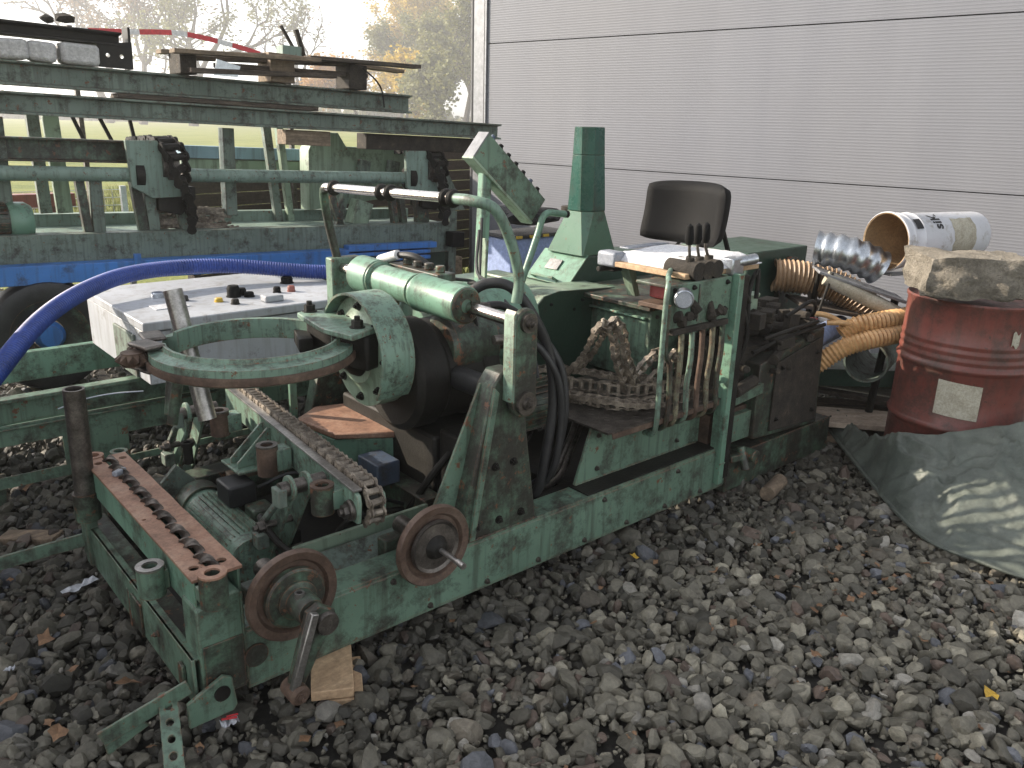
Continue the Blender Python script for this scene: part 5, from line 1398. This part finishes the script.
# coils lying on their side
strand([(1.50, .47, .53), (1.60, .40, .53), (1.67, .28, .53), (1.70, .19, .53), (1.77, .12, .53), (1.88, .08, .53), (2.02, .06, .53), (2.14, .07, .53)], lay=True)
strand([(1.48, .52, .572), (1.60, .45, .575), (1.70, .33, .575), (1.74, .23, .572), (1.82, .16, .57), (1.95, .12, .57), (2.12, .11, .572)], lay=True)
strand([(1.54, .56, .53), (1.68, .50, .53), (1.80, .40, .53), (1.92, .30, .53), (2.1, .24, .53)], lay=True)
strand([(1.56, .52, .615), (1.66, .46, .62), (1.75, .38, .61), (1.82, .28, .60), (1.95, .2, .59)], (0, 0, 1))
# the raised loop that catches the sun
strand([(1.66, .40, .60), (1.68, .33, .69), (1.665, .26, .79), (1.675, .225, .855), (1.715, .20, .825), (1.735, .19, .72), (1.775, .18, .63), (1.80, .18, .58)], (.3, -1, .2))
strand([(1.70, .38, .62), (1.725, .31, .71), (1.71, .24, .805), (1.725, .21, .865), (1.765, .19, .82), (1.785, .18, .72), (1.825, .17, .63), (1.85, .17, .58)], (.3, -1, .2))
strand([(1.58, .30, .56), (1.66, .14, .56), (1.75, .07, .545), (1.86, .035, .54)], (0, 0, 1))
# two strands leaning to the right
strand([(1.82, .21, .57), (1.88, .20, .62), (1.95, .18, .685), (1.99, .17, .70), (2.03, .19, .65), (2.08, .22, .58)], (.5, -1, .3))
strand([(1.89, .16, .57), (1.95, .15, .61), (2.02, .14, .675), (2.06, .14, .685), (2.1, .16, .62), (2.14, .18, .57)], (.5, -1, .3))
tagit(mb.build('roller_chain_heap', 'chain', base=(1.8, .25, .5)), 'tangled heap of heavy roller chain on the chequered deck plate', 'chain')

# ------------------------------------------------------------------ green channel frame on the left and the grey cabinet on it
lf = thing('conveyor_section', 'low green channel section carrying the grey cabinet at the left', 'conveyor section', (0, 1.75, 0))
mb = MB(); mb.prism([(1.743, .362), (1.80, .362), (1.80, .37), (1.743, .385)], 'yz', -1.6, 1.6); mb.box(-1.6, 1.6, 1.743, 1.8, .12, .13)
mb.box(-1.6, 1.6, 1.72, 1.78, .485, .5); mb.box(-1.6, 1.6, 1.77, 1.78, .385, .485); mb.box(-1.6, 1.6, 1.72, 1.74, .37, .378)
mb.build('long_channel', GR, lf, bevel=.003)
mb = MB()
mb.prism([(-1.6, .12), (1.6, .12), (1.6, .372), (-1.6, .372)], 'xz', 1.735, 1.742, holes=[[(-.9, .17), (.02, .17), (.02, .30), (-.9, .30)], [(.28, .15), (1.3, .15), (1.3, .26), (.28, .26)]])
mb.build('web_plate', GR, lf, bevel=.001)
mb = MB(); mb.box(-1.6, 1.6, 2.45, 2.5, .36, .5); mb.box(-1.6, 1.6, 2.44, 2.5, .1, .2); mb.build('long_channel', GC, lf, bevel=.003)
for x in (-1.4, -.3, .95):
    mb = MB(); mb.box(x, x+.08, 1.8, 2.44, .15, .42); mb.build('cross_channel', GD, lf, bevel=.003)
    mb = MB(); mb.box(x, x+.09, 1.745, 1.8, -.02, .13); mb.box(x, x+.09, 2.44, 2.5, -.02, .1); mb.build('foot', GD, lf, bevel=.003)

cb = thing('electrical_cabinet', 'grey metal control cabinet lying on its back with buttons on top', 'cabinet', (.33, 1.6, .5))
X0, X1, Y0, Y1, Z0, Z1 = .335, 1.4, 1.52, 2.38, .52, .79
mb = MB(); mb.box(X0, X1, Y0, Y1, Z0, Z1-.045); mb.build('body', 'cabinet', cb, bevel=.004)
mb = MB(); mb.box(X0-.01, X1+.01, Y0-.012, Y1+.01, Z1-.04, Z1); dr = mb.build('door', 'cabinet', cb, bevel=.006)
mb = MB(); mb.box(X0-.012, X0-.001, Y0+.14, Y0+.42, Z0+.0, Z1-.08); mb.build('dirty_panel', 'green_rack', cb, bevel=.003)
mb = MB(); mb.box(X0+.1, X0+.16, Y0-.02, Y0-.0125, Z1-.05, Z1-.036); mb.box(X1-.2, X1-.14, Y0-.02, Y0-.0125, Z1-.05, Z1-.036); mb.build('hinge', 'galv', dr, bevel=.001)
g = random.Random(5)
for (x, y, r, h, m_) in ((.62, 1.86, .02, .02, 'rubber'), (.74, 1.75, .018, .014, 'yellow'), (.78, 1.66, .018, .02, 'grease'), (.84, 1.82, .03, .05, 'plastic'), (.9, 1.78, .022, .02, 'plastic'), (.89, 1.84, .02, .03, 'plastic'), (1.05, 1.8, .018, .025, 'plastic'), (1.12, 1.79, .018, .025, 'redlead'), (.55, 2.0, .03, .02, 'galv'), (1.2, 2.0, .03, .03, 'plastic')):
    mb = MB(); mb.cyl((x, y, Z1), (x, y, Z1+.004), r*1.15, 16); mb.lathe([(0, h), (r*.8, h), (r, h*.7), (r, 0), (0, 0)], (x, y, Z1+.004), (0, 0, 1), 18, closed=False); mb.build('push_button', m_, dr)
mb = MB(); mb.box(.9, .99, 1.6, 1.66, Z1, Z1+.03); mb.build('switch_housing', 'cabinet', dr, bevel=.006)
mb = MB(); mb.box(.45, .6, 1.72, 1.82, Z1+.0, Z1+.004); mb.build('label_plate', 'paper', dr, bevel=.001)
mb = MB(); mb.sweep([(.52, 1.52, .5), (.5, 1.7, .51), (.5, 2.2, .51)], .02, 8); mb.sweep([(1.2, 1.55, .5), (1.2, 2.2, .5)], .02, 8)
mb.build('skid', 'wooddark', cb)

def ribbed(name, label, pts, r, mat, base, pitch=.012, amp=.0022, n=16, frame='m', group=None, ring=None):
    P = resample(catmull(pts, 14), pitch/4)
    mb = MB(); mb.sweep(P, lambda i: r+amp*math.cos(2*math.pi*i/4), n, cap=False)
    Pi = P[::4] if len(P) > 12 else P
    mb.sweep(Pi, r*.86, n, cap=False)
    mb.cyl(P[0], P[0]+(P[1]-P[0])*.1, r*.86, n, r1=r); mb.v = mb.v
    o = mb.build(name, mat, base=base, frame=frame, smooth=60)
    return tagit(o, label, 'hose', group)
def hollow(name, label, pts, r, mat, base, pitch, amp, frame='m', group=None, n=24):
    P = resample(catmull(pts, 14), pitch/4)
    mb = MB(); k0 = 0
    mb.sweep(P, lambda i: r+amp*math.cos(2*math.pi*i/4), n, cap=False)
    mb.sweep(P, lambda i: r*.9+amp*.6*math.cos(2*math.pi*i/4), n, cap=False)
    m = len(P)
    for e in (0, m-1):
        a = [e*n+k for k in range(n)]; b = [m*n+e*n+k for k in range(n)]
        mb.f += [(a[k], a[(k+1) % n], b[(k+1) % n], b[k]) for k in range(n)]
    o = mb.build(name, mat, base=base, frame=frame, smooth=60)
    return tagit(o, label, 'hose', group)
hollow('suction_hose', 'thick ribbed dark blue hose arching over the grey cabinet', [(-.75, .95, .35), (-.30, 1.35, .645), (.02, 1.76, .805), (.33, 2.04, .875), (.62, 2.17, .89), (.95, 2.15, .88), (1.3, 1.98, .845), (1.7, 1.85, .8), (2.0, 1.9, .6), (2.1, 1.95, .2)], .036, 'bluehose', (.6, 2.1, .8), .013, .0022)
mb = MB(); mb.sweep(catmull([(.02, 1.74, .42), (.12, 1.7, .455), (.22, 1.66, .47), (.33, 1.62, .47)], 6), .0035, 6); tagit(mb.build('thin_rod', 'galv', base=(.1, 1.7, .45)), 'thin bright metal rod lying below the grey cabinet', 'rod')

# ------------------------------------------------------------------ things behind the console
bx = thing('blue_crate', 'pale lilac blue crate with yellow edge behind the machine', 'crate', (3.05, 2.4, 0))
bq = [(2.86, 2.15), (3.4, 2.15), (3.4, 2.42), (2.86, 2.42)]
mb = MB(); mb.prism(bq, 'xy', .0, .88); mb.build('body', 'lilac', bx, bevel=.01)
mb = MB(); mb.prism([(2.84, 2.13), (3.42, 2.13), (3.42, 2.44), (2.84, 2.44)], 'xy', .885, .91); mb.build('rim', 'bag', bx, bevel=.004)
for k in range(5):
    MB().box(2.88+.12*k, 2.93+.12*k, 2.12, 2.129, .888, .906).build('yellow_stripe', 'yellow', bx)
V, Fc = rock_template(3, 901); g_ = np.random.default_rng(3)
V = V*(1+.12*np.sin(V[:, [1]]*9)+.1*np.sin(V[:, [0]]*11+2)); mb = MB(); mb.add((V*np.array([.3, .2, .13])+np.array([3.14, 2.34, 1.02])).tolist(), Fc.tolist())
tagit(mb.build('rubbish_bag', 'bag', base=(3.08, 2.4, .91), smooth=50), 'crumpled black plastic bag on the lilac crate', 'bag')
V = V*(1+.1*np.sin(V[:, [2]]*13)); mb = MB(); mb.add((V*np.array([.17, .12, .06])+np.array([2.58, 1.95, .68])).tolist(), Fc.tolist()); mb.box(2.46, 2.7, 1.87, 2.05, 0, .64)
tagit(mb.build('wrapped_block', 'bluefoil', base=(2.58, 1.95, 0), smooth=50), 'bundle in shiny blue foil beside the console post', 'bundle')
tb_ = MB(); tb_.bar((3.0, 1.75, .0), (2.98, 1.75, 1.1), .045, .045); tb_.cyl((2.98, 1.75, 1.08), (2.98, 1.75, 1.13), .05, 14)
tagit(tb_.build('black_post', 'bark', base=(3.0, 1.75, 0), bevel=.004), 'stubby black post between the bag and the chimney', 'post')

# ------------------------------------------------------------------ drum, slab, bucket and hoses by the wall
DC = (2.12, 3.72)
dm = thing('oil_drum', 'dented red steel drum with a torn paper label', 'drum', (DC[0], DC[1], .03), frame='w')
prof = [(0, .03), (.27, .03), (.287, .035), (.292, .05), (.285, .06)]
def hoop(z): return [(.285, z-.022), (.289, z-.015), (.296, z-.005), (.297, z+.003), (.291, z+.013), (.285, z+.02)]
z = .06
for zc in (.09, .115, .14): prof += [(.285, zc-.012), (.2885, zc-.004), (.2885, zc+.004), (.285, zc+.012)]
prof += hoop(.335)
for zc in (.46,): prof += [(.285, zc)]
prof += hoop(.615)
for zc in (.655, .69, .725): prof += [(.285, zc-.014), (.289, zc-.004), (.289, zc+.004), (.285, zc+.014)]
prof += [(.285, .885), (.291, .893), (.293, .905), (.287, .912), (.28, .905), (.278, .893), (0, .89)]
mb = MB(); mb.lathe(prof, (DC[0], DC[1], 0), (0, 0, 1), 72, closed=False)
V = np.array(mb.v)
rel = V-np.array([DC[0], DC[1], 0]); th = np.arctan2(rel[:, 1], rel[:, 0]); rad = np.hypot(rel[:, 0], rel[:, 1])
for (t0, z0, dt, dz, dep) in ((-2.3, .78, .25, .1, .012), (-1.7, .5, .4, .08, .008), (-2.6, .42, .2, .1, .01), (-1.2, .8, .3, .1, .01)):
    w_ = np.exp(-((th-t0)/dt)**2-((V[:, 2]-z0)/dz)**2)*dep*(rad > .2)
    V[:, 0] -= w_*np.cos(th); V[:, 1] -= w_*np.sin(th)
mb.v = [tuple(p) for p in V]
mb.build('shell', 'red', dm, smooth=45)
def on_drum(poly_fn, n, m, t0, t1, z0, z1, r):
    vs, fs = [], []
    for i in range(n+1):
        for j in range(m+1):
            a = t0+(t1-t0)*i/n; z = z0+(z1-z0)*j/m+poly_fn(i/n, j/m)
            vs.append((DC[0]+r*math.cos(a), DC[1]+r*math.sin(a), z))
    for i in range(n):
        for j in range(m): k = i*(m+1)+j; fs.append((k, k+m+1, k+m+2, k+1))
    return MB().add(vs, fs)
on_drum(lambda a, b: -.012*a, 14, 3, R(-137), R(-101), .405, .565, .2875).build('paper_label', 'label', dm, smooth=60)
on_drum(lambda a, b: .01*math.sin(7*a), 5, 2, R(-85), R(-78), .74, .80, .288).build('paper_scrap', 'label', dm, smooth=60)
# concrete slab
import bmesh
def lump(name, label, cat, loc, size, seed, mat, rot=0, sub=5, amp=.05, cuts=()):
    bm = bmesh.new(); bmesh.ops.create_cube(bm, size=2); bmesh.ops.subdivide_edges(bm, edges=bm.edges, cuts=18, use_grid_fill=True)
    from mathutils import noise
    for v in bm.verts:
        c = v.co.copy()
        # round the corners
        m = max(abs(c.x), abs(c.y), abs(c.z)); l = c.length
        k = 1-.10*(l/m-1)
        p = Vector((c.x*size[0], c.y*size[1], c.z*size[2]))*k
        n1 = noise.fractal(p*7+Vector((seed, 0, 0)), 1.0, 2.0, 5); n2 = noise.noise(p*3.2+Vector((0, seed, 0)))
        n3 = noise.fractal(p*28+Vector((seed, 3, 0)), 1.0, 2.0, 3)
        d = c.normalized()
        p += Vector((d.x, d.y, d.z*.5))*(n1*amp+n2*amp*.7+n3*amp*.18)
        v.co = p
    me = bpy.data.meshes.new(name); bm.to_mesh(me); bm.free()
    me.polygons.foreach_set('use_smooth', [True]*len(me.polygons)); me.set_sharp_from_angle(angle=R(40)); me.materials.append(M[mat])
    o = bpy.data.objects.new(name, me); COL.objects.link(o); o.location = loc; o.rotation_euler = (0, 0, rot)
    return tagit(o, label, cat)
lump('concrete_block', 'rough broken concrete block lying on the red drum', 'block', (1.985, 3.62, 1.025), (.22, .16, .09), 3, 'stone', R(-6), amp=.04)

# bucket lying on its side on top of the heap
bu = thing('metal_pail', 'white lidless metal pail lying on its side behind the concrete block', 'pail', (1.9, 4.35, .85), frame='w')
bp, be = np.array([1.865, 4.18, 1.085]), np.array([2.42, 4.42, 1.105])
ax_ = (be-bp)/np.linalg.norm(be-bp); Lb = float(np.linalg.norm(be-bp))
mb = MB(); mb.lathe([(.145, 0), (.149, .004), (.149, .018), (.14, .024), (.138, .05), (.142, .06), (.137, .07), (.136, .12), (.14, .13), (.135, .14), (.121, Lb-.02), (.119, Lb), (.0, Lb)], bp, ax_, 56, closed=False); mb.build('shell', 'white', bu)
mb = MB(); mb.lathe([(.145, .0), (.138, .004), (.133, .06), (.117, Lb-.025), (0, Lb-.02)], bp, ax_, 56, closed=False); mb.build('inside', 'bucketin', bu)
xb, yb = _perp(ax_)
def bpt(t, a, r): return bp+ax_*t+r*(math.cos(a)*xb+math.sin(a)*yb)
# angle that faces the camera
toc = np.array([0, 0, 1.6])-(bp+ax_*.3); toc -= ax_*np.dot(toc, ax_); toc /= np.linalg.norm(toc)
AC = math.atan2(np.dot(toc, yb), np.dot(toc, xb))
def rad_at(t): return np.interp(t, [.14, Lb-.02], [.135, .121])
def wrap_text(txt, size, t0, a0, turn):
    cu_ = bpy.data.curves.new('txt', 'FONT'); cu_.body = txt; cu_.size = size; cu_.resolution_u = 3; cu_.offset = .0025
    to = bpy.data.objects.new('txt', cu_); COL.objects.link(to)
    me = bpy.data.meshes.new_from_object(to)
    V = np.array([v.co[:] for v in me.vertices]); Fc = [tuple(p.vertices) for p in me.polygons]
    bpy.data.objects.remove(to); bpy.data.curves.remove(cu_)
    vs = []
    for x, y, z in V:
        # text runs round the pail, tops of the letters towards the mouth
        t = t0-y; a = a0+turn*x/.14
        vs.append(bpt(t, a, rad_at(t)+.0012))
    mb = MB(); mb.add(vs, Fc)
    return mb
# sign of angle that goes upwards seen from the camera
sg = 1 if bpt(.2, AC+.3, .145)[2] > bpt(.2, AC-.3, .145)[2] else -1
wrap_text('siK', .085, .26, AC+sg*.30, sg).build('lettering', 'ink_shade', bu, smooth=0)
mb = MB(); vs, fs = [], []
for i in range(9):
    a = AC+sg*(.35+.42*i/8)
    for t in (.075, .118): vs.append(bpt(t, a, .1395+.002))
for i in range(8): fs.append((2*i, 2*i+1, 2*i+3, 2*i+2))
mb.add(vs, fs); mb.build('black_mark', 'ink_shade', bu, smooth=0)
mb = MB(); vs, fs = [], []; g = random.Random(2)
for i in range(9):
    for j in range(7):
        a = AC+sg*(-.75+1.5*i/8)+g.uniform(-.03, .03); t = .33+.16*j/6+g.uniform(-.006, .006)
        vs.append(bpt(t, a, rad_at(t)+.0012))
for i in range(8):
    for j in range(6): k = i*7+j; fs.append((k, k+1, k+8, k+7))
mb.add(vs, fs); mb.build('torn_label', 'label', bu, smooth=60)

# silver flexible duct
hollow('flexible_duct', 'shiny silver flexible duct piece lying beside the pail', [(1.56, 4.28, 1.03), (1.68, 4.22, 1.02), (1.78, 4.2, .99), (1.86, 4.2, .95)], .085, 'galv', (1.7, 4.2, .95), .055, .007, frame='w')
# support board under them
sb_ = thing('trestle', 'pale board on a slanting strut holding the pail and duct', 'trestle', (1.8, 4.3, 0), frame='w')
mb = MB(); mb.bar((1.55, 4.22, .93), (1.98, 4.15, .80), .2, .015); mb.bar((1.9, 4.35, .91), (2.5, 4.6, .93), .25, .02); mb.build('board', 'trim', sb_, bevel=.003)
for q0, q1, r in (((1.60, 4.12, .93), (1.52, 4.12, .55), .008), ((1.6, 4.3, .92), (1.56, 4.4, .0), .012), ((2.4, 4.6, .92), (2.4, 4.65, .0), .02), ((1.95, 4.15, .8), (1.97, 4.3, .0), .02)): MB().cyl(q0, q1, r, 10).build('strut', 'grease', sb_)
mb = MB(); mb.cyl((1.58, 4.15, .9), (2.02, 4.06, .7), .038, 18); tagit(mb.build('cardboard_tube', 'label', frame='w', base=(1.8, 4.1, .8)), 'faded cardboard tube under the silver duct', 'tube')
mb = MB(); mb.bar((1.6, 4.35, .85), (1.62, 4.4, .01), .05, .05); mb.bar((2.2, 4.35, .78), (2.2, 4.4, .01), .05, .05); mb.bar((1.5, 4.34, .74), (2.3, 4.34, .62), .3, .02)
tagit(mb.build('board_stand', 'wooddark', frame='w', base=(1.9, 4.35, 0), bevel=.003), 'dark rough board and posts buried under the hoses', 'stand')
hollow('ribbed_hose', 'thick tan ribbed hose behind the silver duct, highest of the hoses', [(1.40, 4.42, .86), (1.55, 4.4, .855), (1.68, 4.38, .83), (1.80, 4.34, .78), (1.9, 4.3, .7)], .085, 'tanhose', (1.6, 4.4, .8), .023, .006, frame='w')
hollow('ribbed_hose', 'orange yellow ribbed hose with torn open end between the other two', [(1.645, 4.0, .64), (1.7, 4.0, .685), (1.78, 4.0, .705), (1.88, 4.02, .72), (2.0, 4.1, .72)], .045, 'yellowhose', (1.8, 4.0, .7), .02, .005, frame='w')
hollow('ribbed_hose', 'long pale yellow ribbed hose, lowest of the hoses beside the drum', [(1.45, 4.0, .41), (1.54, 3.97, .50), (1.64, 3.95, .585), (1.76, 3.95, .63), (1.88, 3.98, .65), (2.0, 4.05, .66)], .045, 'yellowhose', (1.6, 4.0, .5), .02, .004, frame='w')
for k, pts in enumerate((((1.5, 4.02, .74), (1.56, 4.0, .735), (1.66, 4.0, .69), (1.7, 4.02, .68)), ((1.56, 4.0, .70), (1.64, 3.98, .705), (1.72, 3.98, .685)))):
    mb = MB(); mb.sweep(catmull(pts, 6), .014, 8); tagit(mb.build('yellow_strap', 'yellowhose', frame='w', base=pts[0]), ('upper', 'lower')[k]+' twisted yellow strip torn off the orange hose', 'strip', 'torn yellow strips')
mb = MB(); mb.pipe((1.82, 4.08, .48), (2.1, 4.5, .48), .11, .1, 36); tagit(mb.build('grey_pipe', 'green_rack', frame='w', base=(1.9, 4.2, .4)), 'wide greenish grey pipe end under the lowest yellow hose', 'pipe')
mb = MB(); mb.pipe((1.52, 4.05, .60), (1.75, 4.3, .62), .055, .048, 26); tagit(mb.build('small_pipe', 'lilac', frame='w', base=(1.6, 4.1, .6)), 'pale blue pipe end beside the cabinet corner', 'pipe')
mb = MB(); mb.box(1.6, 2.4, 4.42, 4.8, .24, .34); mb.box(1.62, 1.7, 4.45, 4.75, 0, .24); mb.box(2.25, 2.35, 4.45, 4.75, 0, .24)
tagit(mb.build('dark_crate', 'green_dark', frame='w', base=(1.9, 4.3, 0), bevel=.004), 'low dark green crate frame under the pipes', 'crate')
bd = thing('board_pile', 'pile of grey and pale boards on the ground left of the drum', 'boards', (1.85, 4.1, 0), frame='w')
for k, (p0, p1, w_, t_, mt) in enumerate((((1.5, 4.95, .20), (2.5, 4.55, .17), .5, .02, 'label'), ((1.7, 4.62, .185), (2.2, 4.36, .165), .12, .025, 'wooddark'), ((1.55, 4.24, .13), (2.3, 4.12, .13), .26, .03, 'woodpale'), ((1.45, 4.5, .04), (2.5, 4.3, .04), .7, .04, 'wood'))):
    mb = MB(); mb.bar(p0, p1, w_, t_); mb.build('board', mt, bd, bevel=.003)

# ------------------------------------------------------------------ tarpaulin
from mathutils import noise as _n
NU, NV = 170, 110
edge_pts = catmull([(1.74, 4.36, .05), (1.71, 3.87, .04), (1.69, 3.54, .035), (1.675, 3.18, .03), (1.70, 2.96, .03), (1.82, 2.81, .03), (1.93, 2.70, .03), (2.4, 2.4, .03)], 30)
back_pts = catmull([(1.80, 4.4, .06), (1.83, 4.2, .08), (1.80, 3.85, .12), (1.77, 3.55, .26), (1.87, 3.40, .32), (2.0, 3.37, .35), (2.25, 3.33, .42), (2.9, 3.5, .46)], 30)
A_ = resample(edge_pts, .012); B_ = resample(back_pts, .012)
vs = []
for i in range(NU+1):
    t = i/NU
    a = np.array(A_[int(t*(len(A_)-1))]); b = np.array(B_[int(t*(len(B_)-1))])
    for j in range(NV+1):
        s = j/NV
        p = a*(1-s)+b*s
        lim = a[2]*(1-s)**.6+b[2]*(s**1.5)
        wv = Vector((p[0]*2.2+p[1]*1.1, p[1]*2.0-p[0]*.8, 0))
        rid = 1-abs(_n.noise(wv*1.5+Vector((3, 0, 0))))*2
        rid2 = 1-abs(_n.noise(wv*4.0+Vector((0, 7, 0))))*2
        wq = wv+Vector((_n.noise(wv*2.1), _n.noise(wv*2.3+Vector((4, 4, 0))), 0))*.25
        rid3 = (1-abs(_n.noise(wq*3.2+Vector((5, 1, 0)))))**4+.6*(1-abs(_n.noise(wq*6.5+Vector((1, 8, 0)))))**5
        fold = .04*rid+.012*rid2+.028*rid3+.002*_n.noise(wv*20)
        e = min(1, s*7+.15)
        p = np.array([p[0]+.02*_n.noise(wv*3), p[1]+.02*_n.noise(wv*3+Vector((9, 9, 0))), lim+fold*e*(.35+.8*s)*(1 if s < .8 else 1-.8*(s-.8)/.2)+.012])
        p[2] = max(p[2], .035)
        vs.append(p)
fs = []
for i in range(NU):
    for j in range(NV): k = i*(NV+1)+j; fs.append((k, k+NV+1, k+NV+2, k+1))
mb = MB(); mb.add(vs, fs); ta = mb.build('tarpaulin', 'tarp', frame='w', base=(1.9, 3.3, 0), smooth=80)
sd = ta.modifiers.new('thick', 'SOLIDIFY'); sd.thickness = .003; sd.offset = -1
tagit(ta, 'crumpled grey green tarpaulin spread over the gravel against the drum', 'tarpaulin')
hem = MB(); hem.sweep([np.array(p)+np.array([0, 0, .016]) for p in A_[::4]], .009, 8); h_ = hem.build('hem', 'tarp', ta)

# ------------------------------------------------------------------ bits on the gravel
def wblock(label, p0, p1, w_, h_, mat='woodnew', cat='wood block', name='wood_block', group='wood blocks under the machine'):
    mb = MB(); mb.bar(p0, p1, w_, h_); o = mb.build(name, mat, base=tuple((np.array(p0)+np.array(p1))/2), bevel=.003)
    return tagit(o, label, cat, group)
wblock('pale split wood block wedged under the front beam, the upper one', (.24, -.15, .047), (.34, .04, .052), .12, .032)
wblock('pale split wood block wedged under the front beam, the lower one', (.27, -.17, .012), (.36, .0, .016), .1, .032)
wblock('old board end lying on gravel at the left edge', (-.28, 1.5, .02), (-.12, 1.35, .03), .08, .03, 'wood', 'board', 'board_end', None)
mb = MB(); mb.cyl((2.45, -.14, .03), (2.62, -.10, .035), .035, 16); tagit(mb.build('round_log', 'wood', base=(2.5, -.12, .03)), 'short round piece of wood on gravel below the tow eye', 'log')
mb = MB(); mb.box(3.3, 3.9, .1, .16, .0, .06); tagit(mb.build('square_timber', 'bark', base=(3.5, .1, 0), bevel=.004), 'dark square timber beside the machine end', 'timber')

def lowf(mb, x, y, z, s, seed, curl=.35):
    g = random.Random(seed); n = 9; vs = [(x, y, z)]
    a0 = g.uniform(0, 6.28); tl = (g.uniform(-.5, .5), g.uniform(-.5, .5))
    for k in range(n):
        a = a0+2*math.pi*k/n; r = s*(1 if k % 2 else .62)*g.uniform(.8, 1.15)*(1.25 if k in (0, 4) else 1)
        dx, dy = r*math.cos(a), r*math.sin(a)
        vs.append((x+dx, y+dy, z+tl[0]*dx+tl[1]*dy+curl*s*g.uniform(-.2, .8)))
    return mb.add(vs, [(0, k+1, (k+1) % n+1) for k in range(n)])
def leafthing(x, y, z, s, seed, label, mat='leaf_dead', group='fallen leaves on the gravel', cat='leaf'):
    mb = MB(); lowf(mb, x, y, z, s, seed)
    return tagit(mb.build('fallen_leaf', mat, frame='w', base=(x, y, z), smooth=0), label, cat, group)
def gp(px, py, z=0.03):            # spot on the ground seen at a picture position
    d = fw+rt*((px-512)/F_PX)-up*((py-384)/F_PX)
    k = (z-CAM_H)/d.z
    return d.x*k, d.y*k
for k, (px, py, s, mat, lab) in enumerate((
    (990, 695, .028, 'leaf_gold', 'bright yellow leaf on gravel near the right edge'),
    (128, 684, .036, 'leaf_dead', 'big curled brown leaf just left of the hinge foot'),
    (58, 735, .03, 'leaf_dead', 'light brown leaf near the bottom left corner'),
    (8, 702, .03, 'leaf_dead', 'brown leaf cut by the left edge of the view'),
    (635, 558, .02, 'leaf_gold', 'small orange leaf beside the long front beam'),
    (872, 552, .024, 'leaf_dead', 'orange brown leaf left of the tarpaulin edge'),
    (758, 546, .02, 'leaf_dead', 'small rust coloured leaf below the tow eye'),
    (925, 565, .022, 'leaf_dead', 'rust coloured leaf close to the middle of the tarpaulin edge'),
    (815, 655, .02, 'leaf_dead', 'upright reddish leaf among stones right of centre'),
    (28, 488, .026, 'leaf_dead', 'bright brown leaf under the green frame at left'),
    (305, 740, .02, 'leaf_dead', 'tan leaf at the bottom below the wood blocks'),
    (850, 600, .018, 'leaf_dead', 'pale brown leaf in front of the tarpaulin'),
    (45, 640, .026, 'leaf_dead', 'dull brown leaf left of the end plate'))):
    x, y = gp(px, py); leafthing(x, y, .035, s, 50+k, lab, mat)
g = random.Random(31); mb = MB()
for k in range(110):
    x = g.uniform(-2.2, 2.4); y = g.uniform(1.4, 3.4)
    if abs(x) > .3+y*.8: continue
    lowf(mb, x, y, g.uniform(.018, .03), g.uniform(.008, .02), k)
for k in range(26):
    x, y = gp(g.gauss(860, 45), g.gauss(585, 30)); lowf(mb, x, y, g.uniform(.02, .034), g.uniform(.008, .018), k)
tagit(mb.build('leaf_litter', 'leaf_dead', frame='w', base=(0, 0, 0), smooth=0), kind='stuff')
def scrap(px, py, l, w_, seed, label, mat='paper', rz=.6):
    x, y = gp(px, py); g = random.Random(seed); n = 8; vs = []
    for i in range(n+1):
        for j in range(3):
            a = (i/n-.5)*l; b = (j/2-.5)*w_*g.uniform(.6, 1.2)
            vs.append((x+a*math.cos(rz)-b*math.sin(rz), y+a*math.sin(rz)+b*math.cos(rz), .035+g.uniform(0, .012)))
    mb = MB(); mb.add(vs, [(i*3+j, i*3+j+3, i*3+j+4, i*3+j+1) for i in range(n) for j in range(2)])
    return tagit(mb.build('paper_scrap', mat, frame='w', base=(x, y, .03), smooth=0), label, 'litter')
scrap(80, 588, .12, .035, 1, 'torn strip of pale blue paper left of the end plate', rz=1.0)
s2 = scrap(230, 725, .045, .035, 2, 'small red and blue sweet wrapper below the hinge foot')
s3 = scrap(10, 672, .03, .012, 3, 'tiny white scrap near the left edge')
x, y = gp(230, 725); mb = MB(); mb.obox((x, y, .052), (.04, .007, .002), rz=.3); mb.obox((x+.004, y+.012, .052), (.03, .006, .002), rz=.4); o = mb.build('red_print', 'redtape', frame='w', base=(x, y, .05), smooth=0); 
mwi = s2.matrix_basis.inverted(); o.parent = s2; o.location = (0, 0, .02)

# added, unseen and skip-shaped: it keeps the low sun off the near gravel
sk = thing('sun_blocker', 'added sun blocker out of view on the left, shaped as a tall ribbed skip', 'sun blocker', (-3.7, 1.95, 0), frame='w')
SX0, SX1, SY0, SY1, SZ = -4.3, -3.25, .7, 3.3, 2.34
mb = MB(); mb.box(SX0, SX1, SY0, SY0+.05, .1, SZ); mb.box(SX0, SX1, SY1-.05, SY1, .1, SZ); mb.box(SX0, SX0+.05, SY0+.05, SY1-.05, .1, SZ); mb.box(SX1-.05, SX1, SY0+.05, SY1-.05, .1, SZ); mb.box(SX0, SX1, SY0, SY1, .05, .1); mb.build('wall', 'redlead', sk, bevel=.004)
for k in range(7):
    mb = MB(); mb.box(SX1+.001, SX1+.06, SY0+.1+.36*k, SY0+.18+.36*k, .1, SZ-.05); mb.build('rib', 'redlead', sk, bevel=.004)
for y in (.9, 2.9):
    mb = MB(); mb.box(SX0, SX1, y, y+.12, -.02, .05); mb.build('skid', 'grease', sk, bevel=.003)
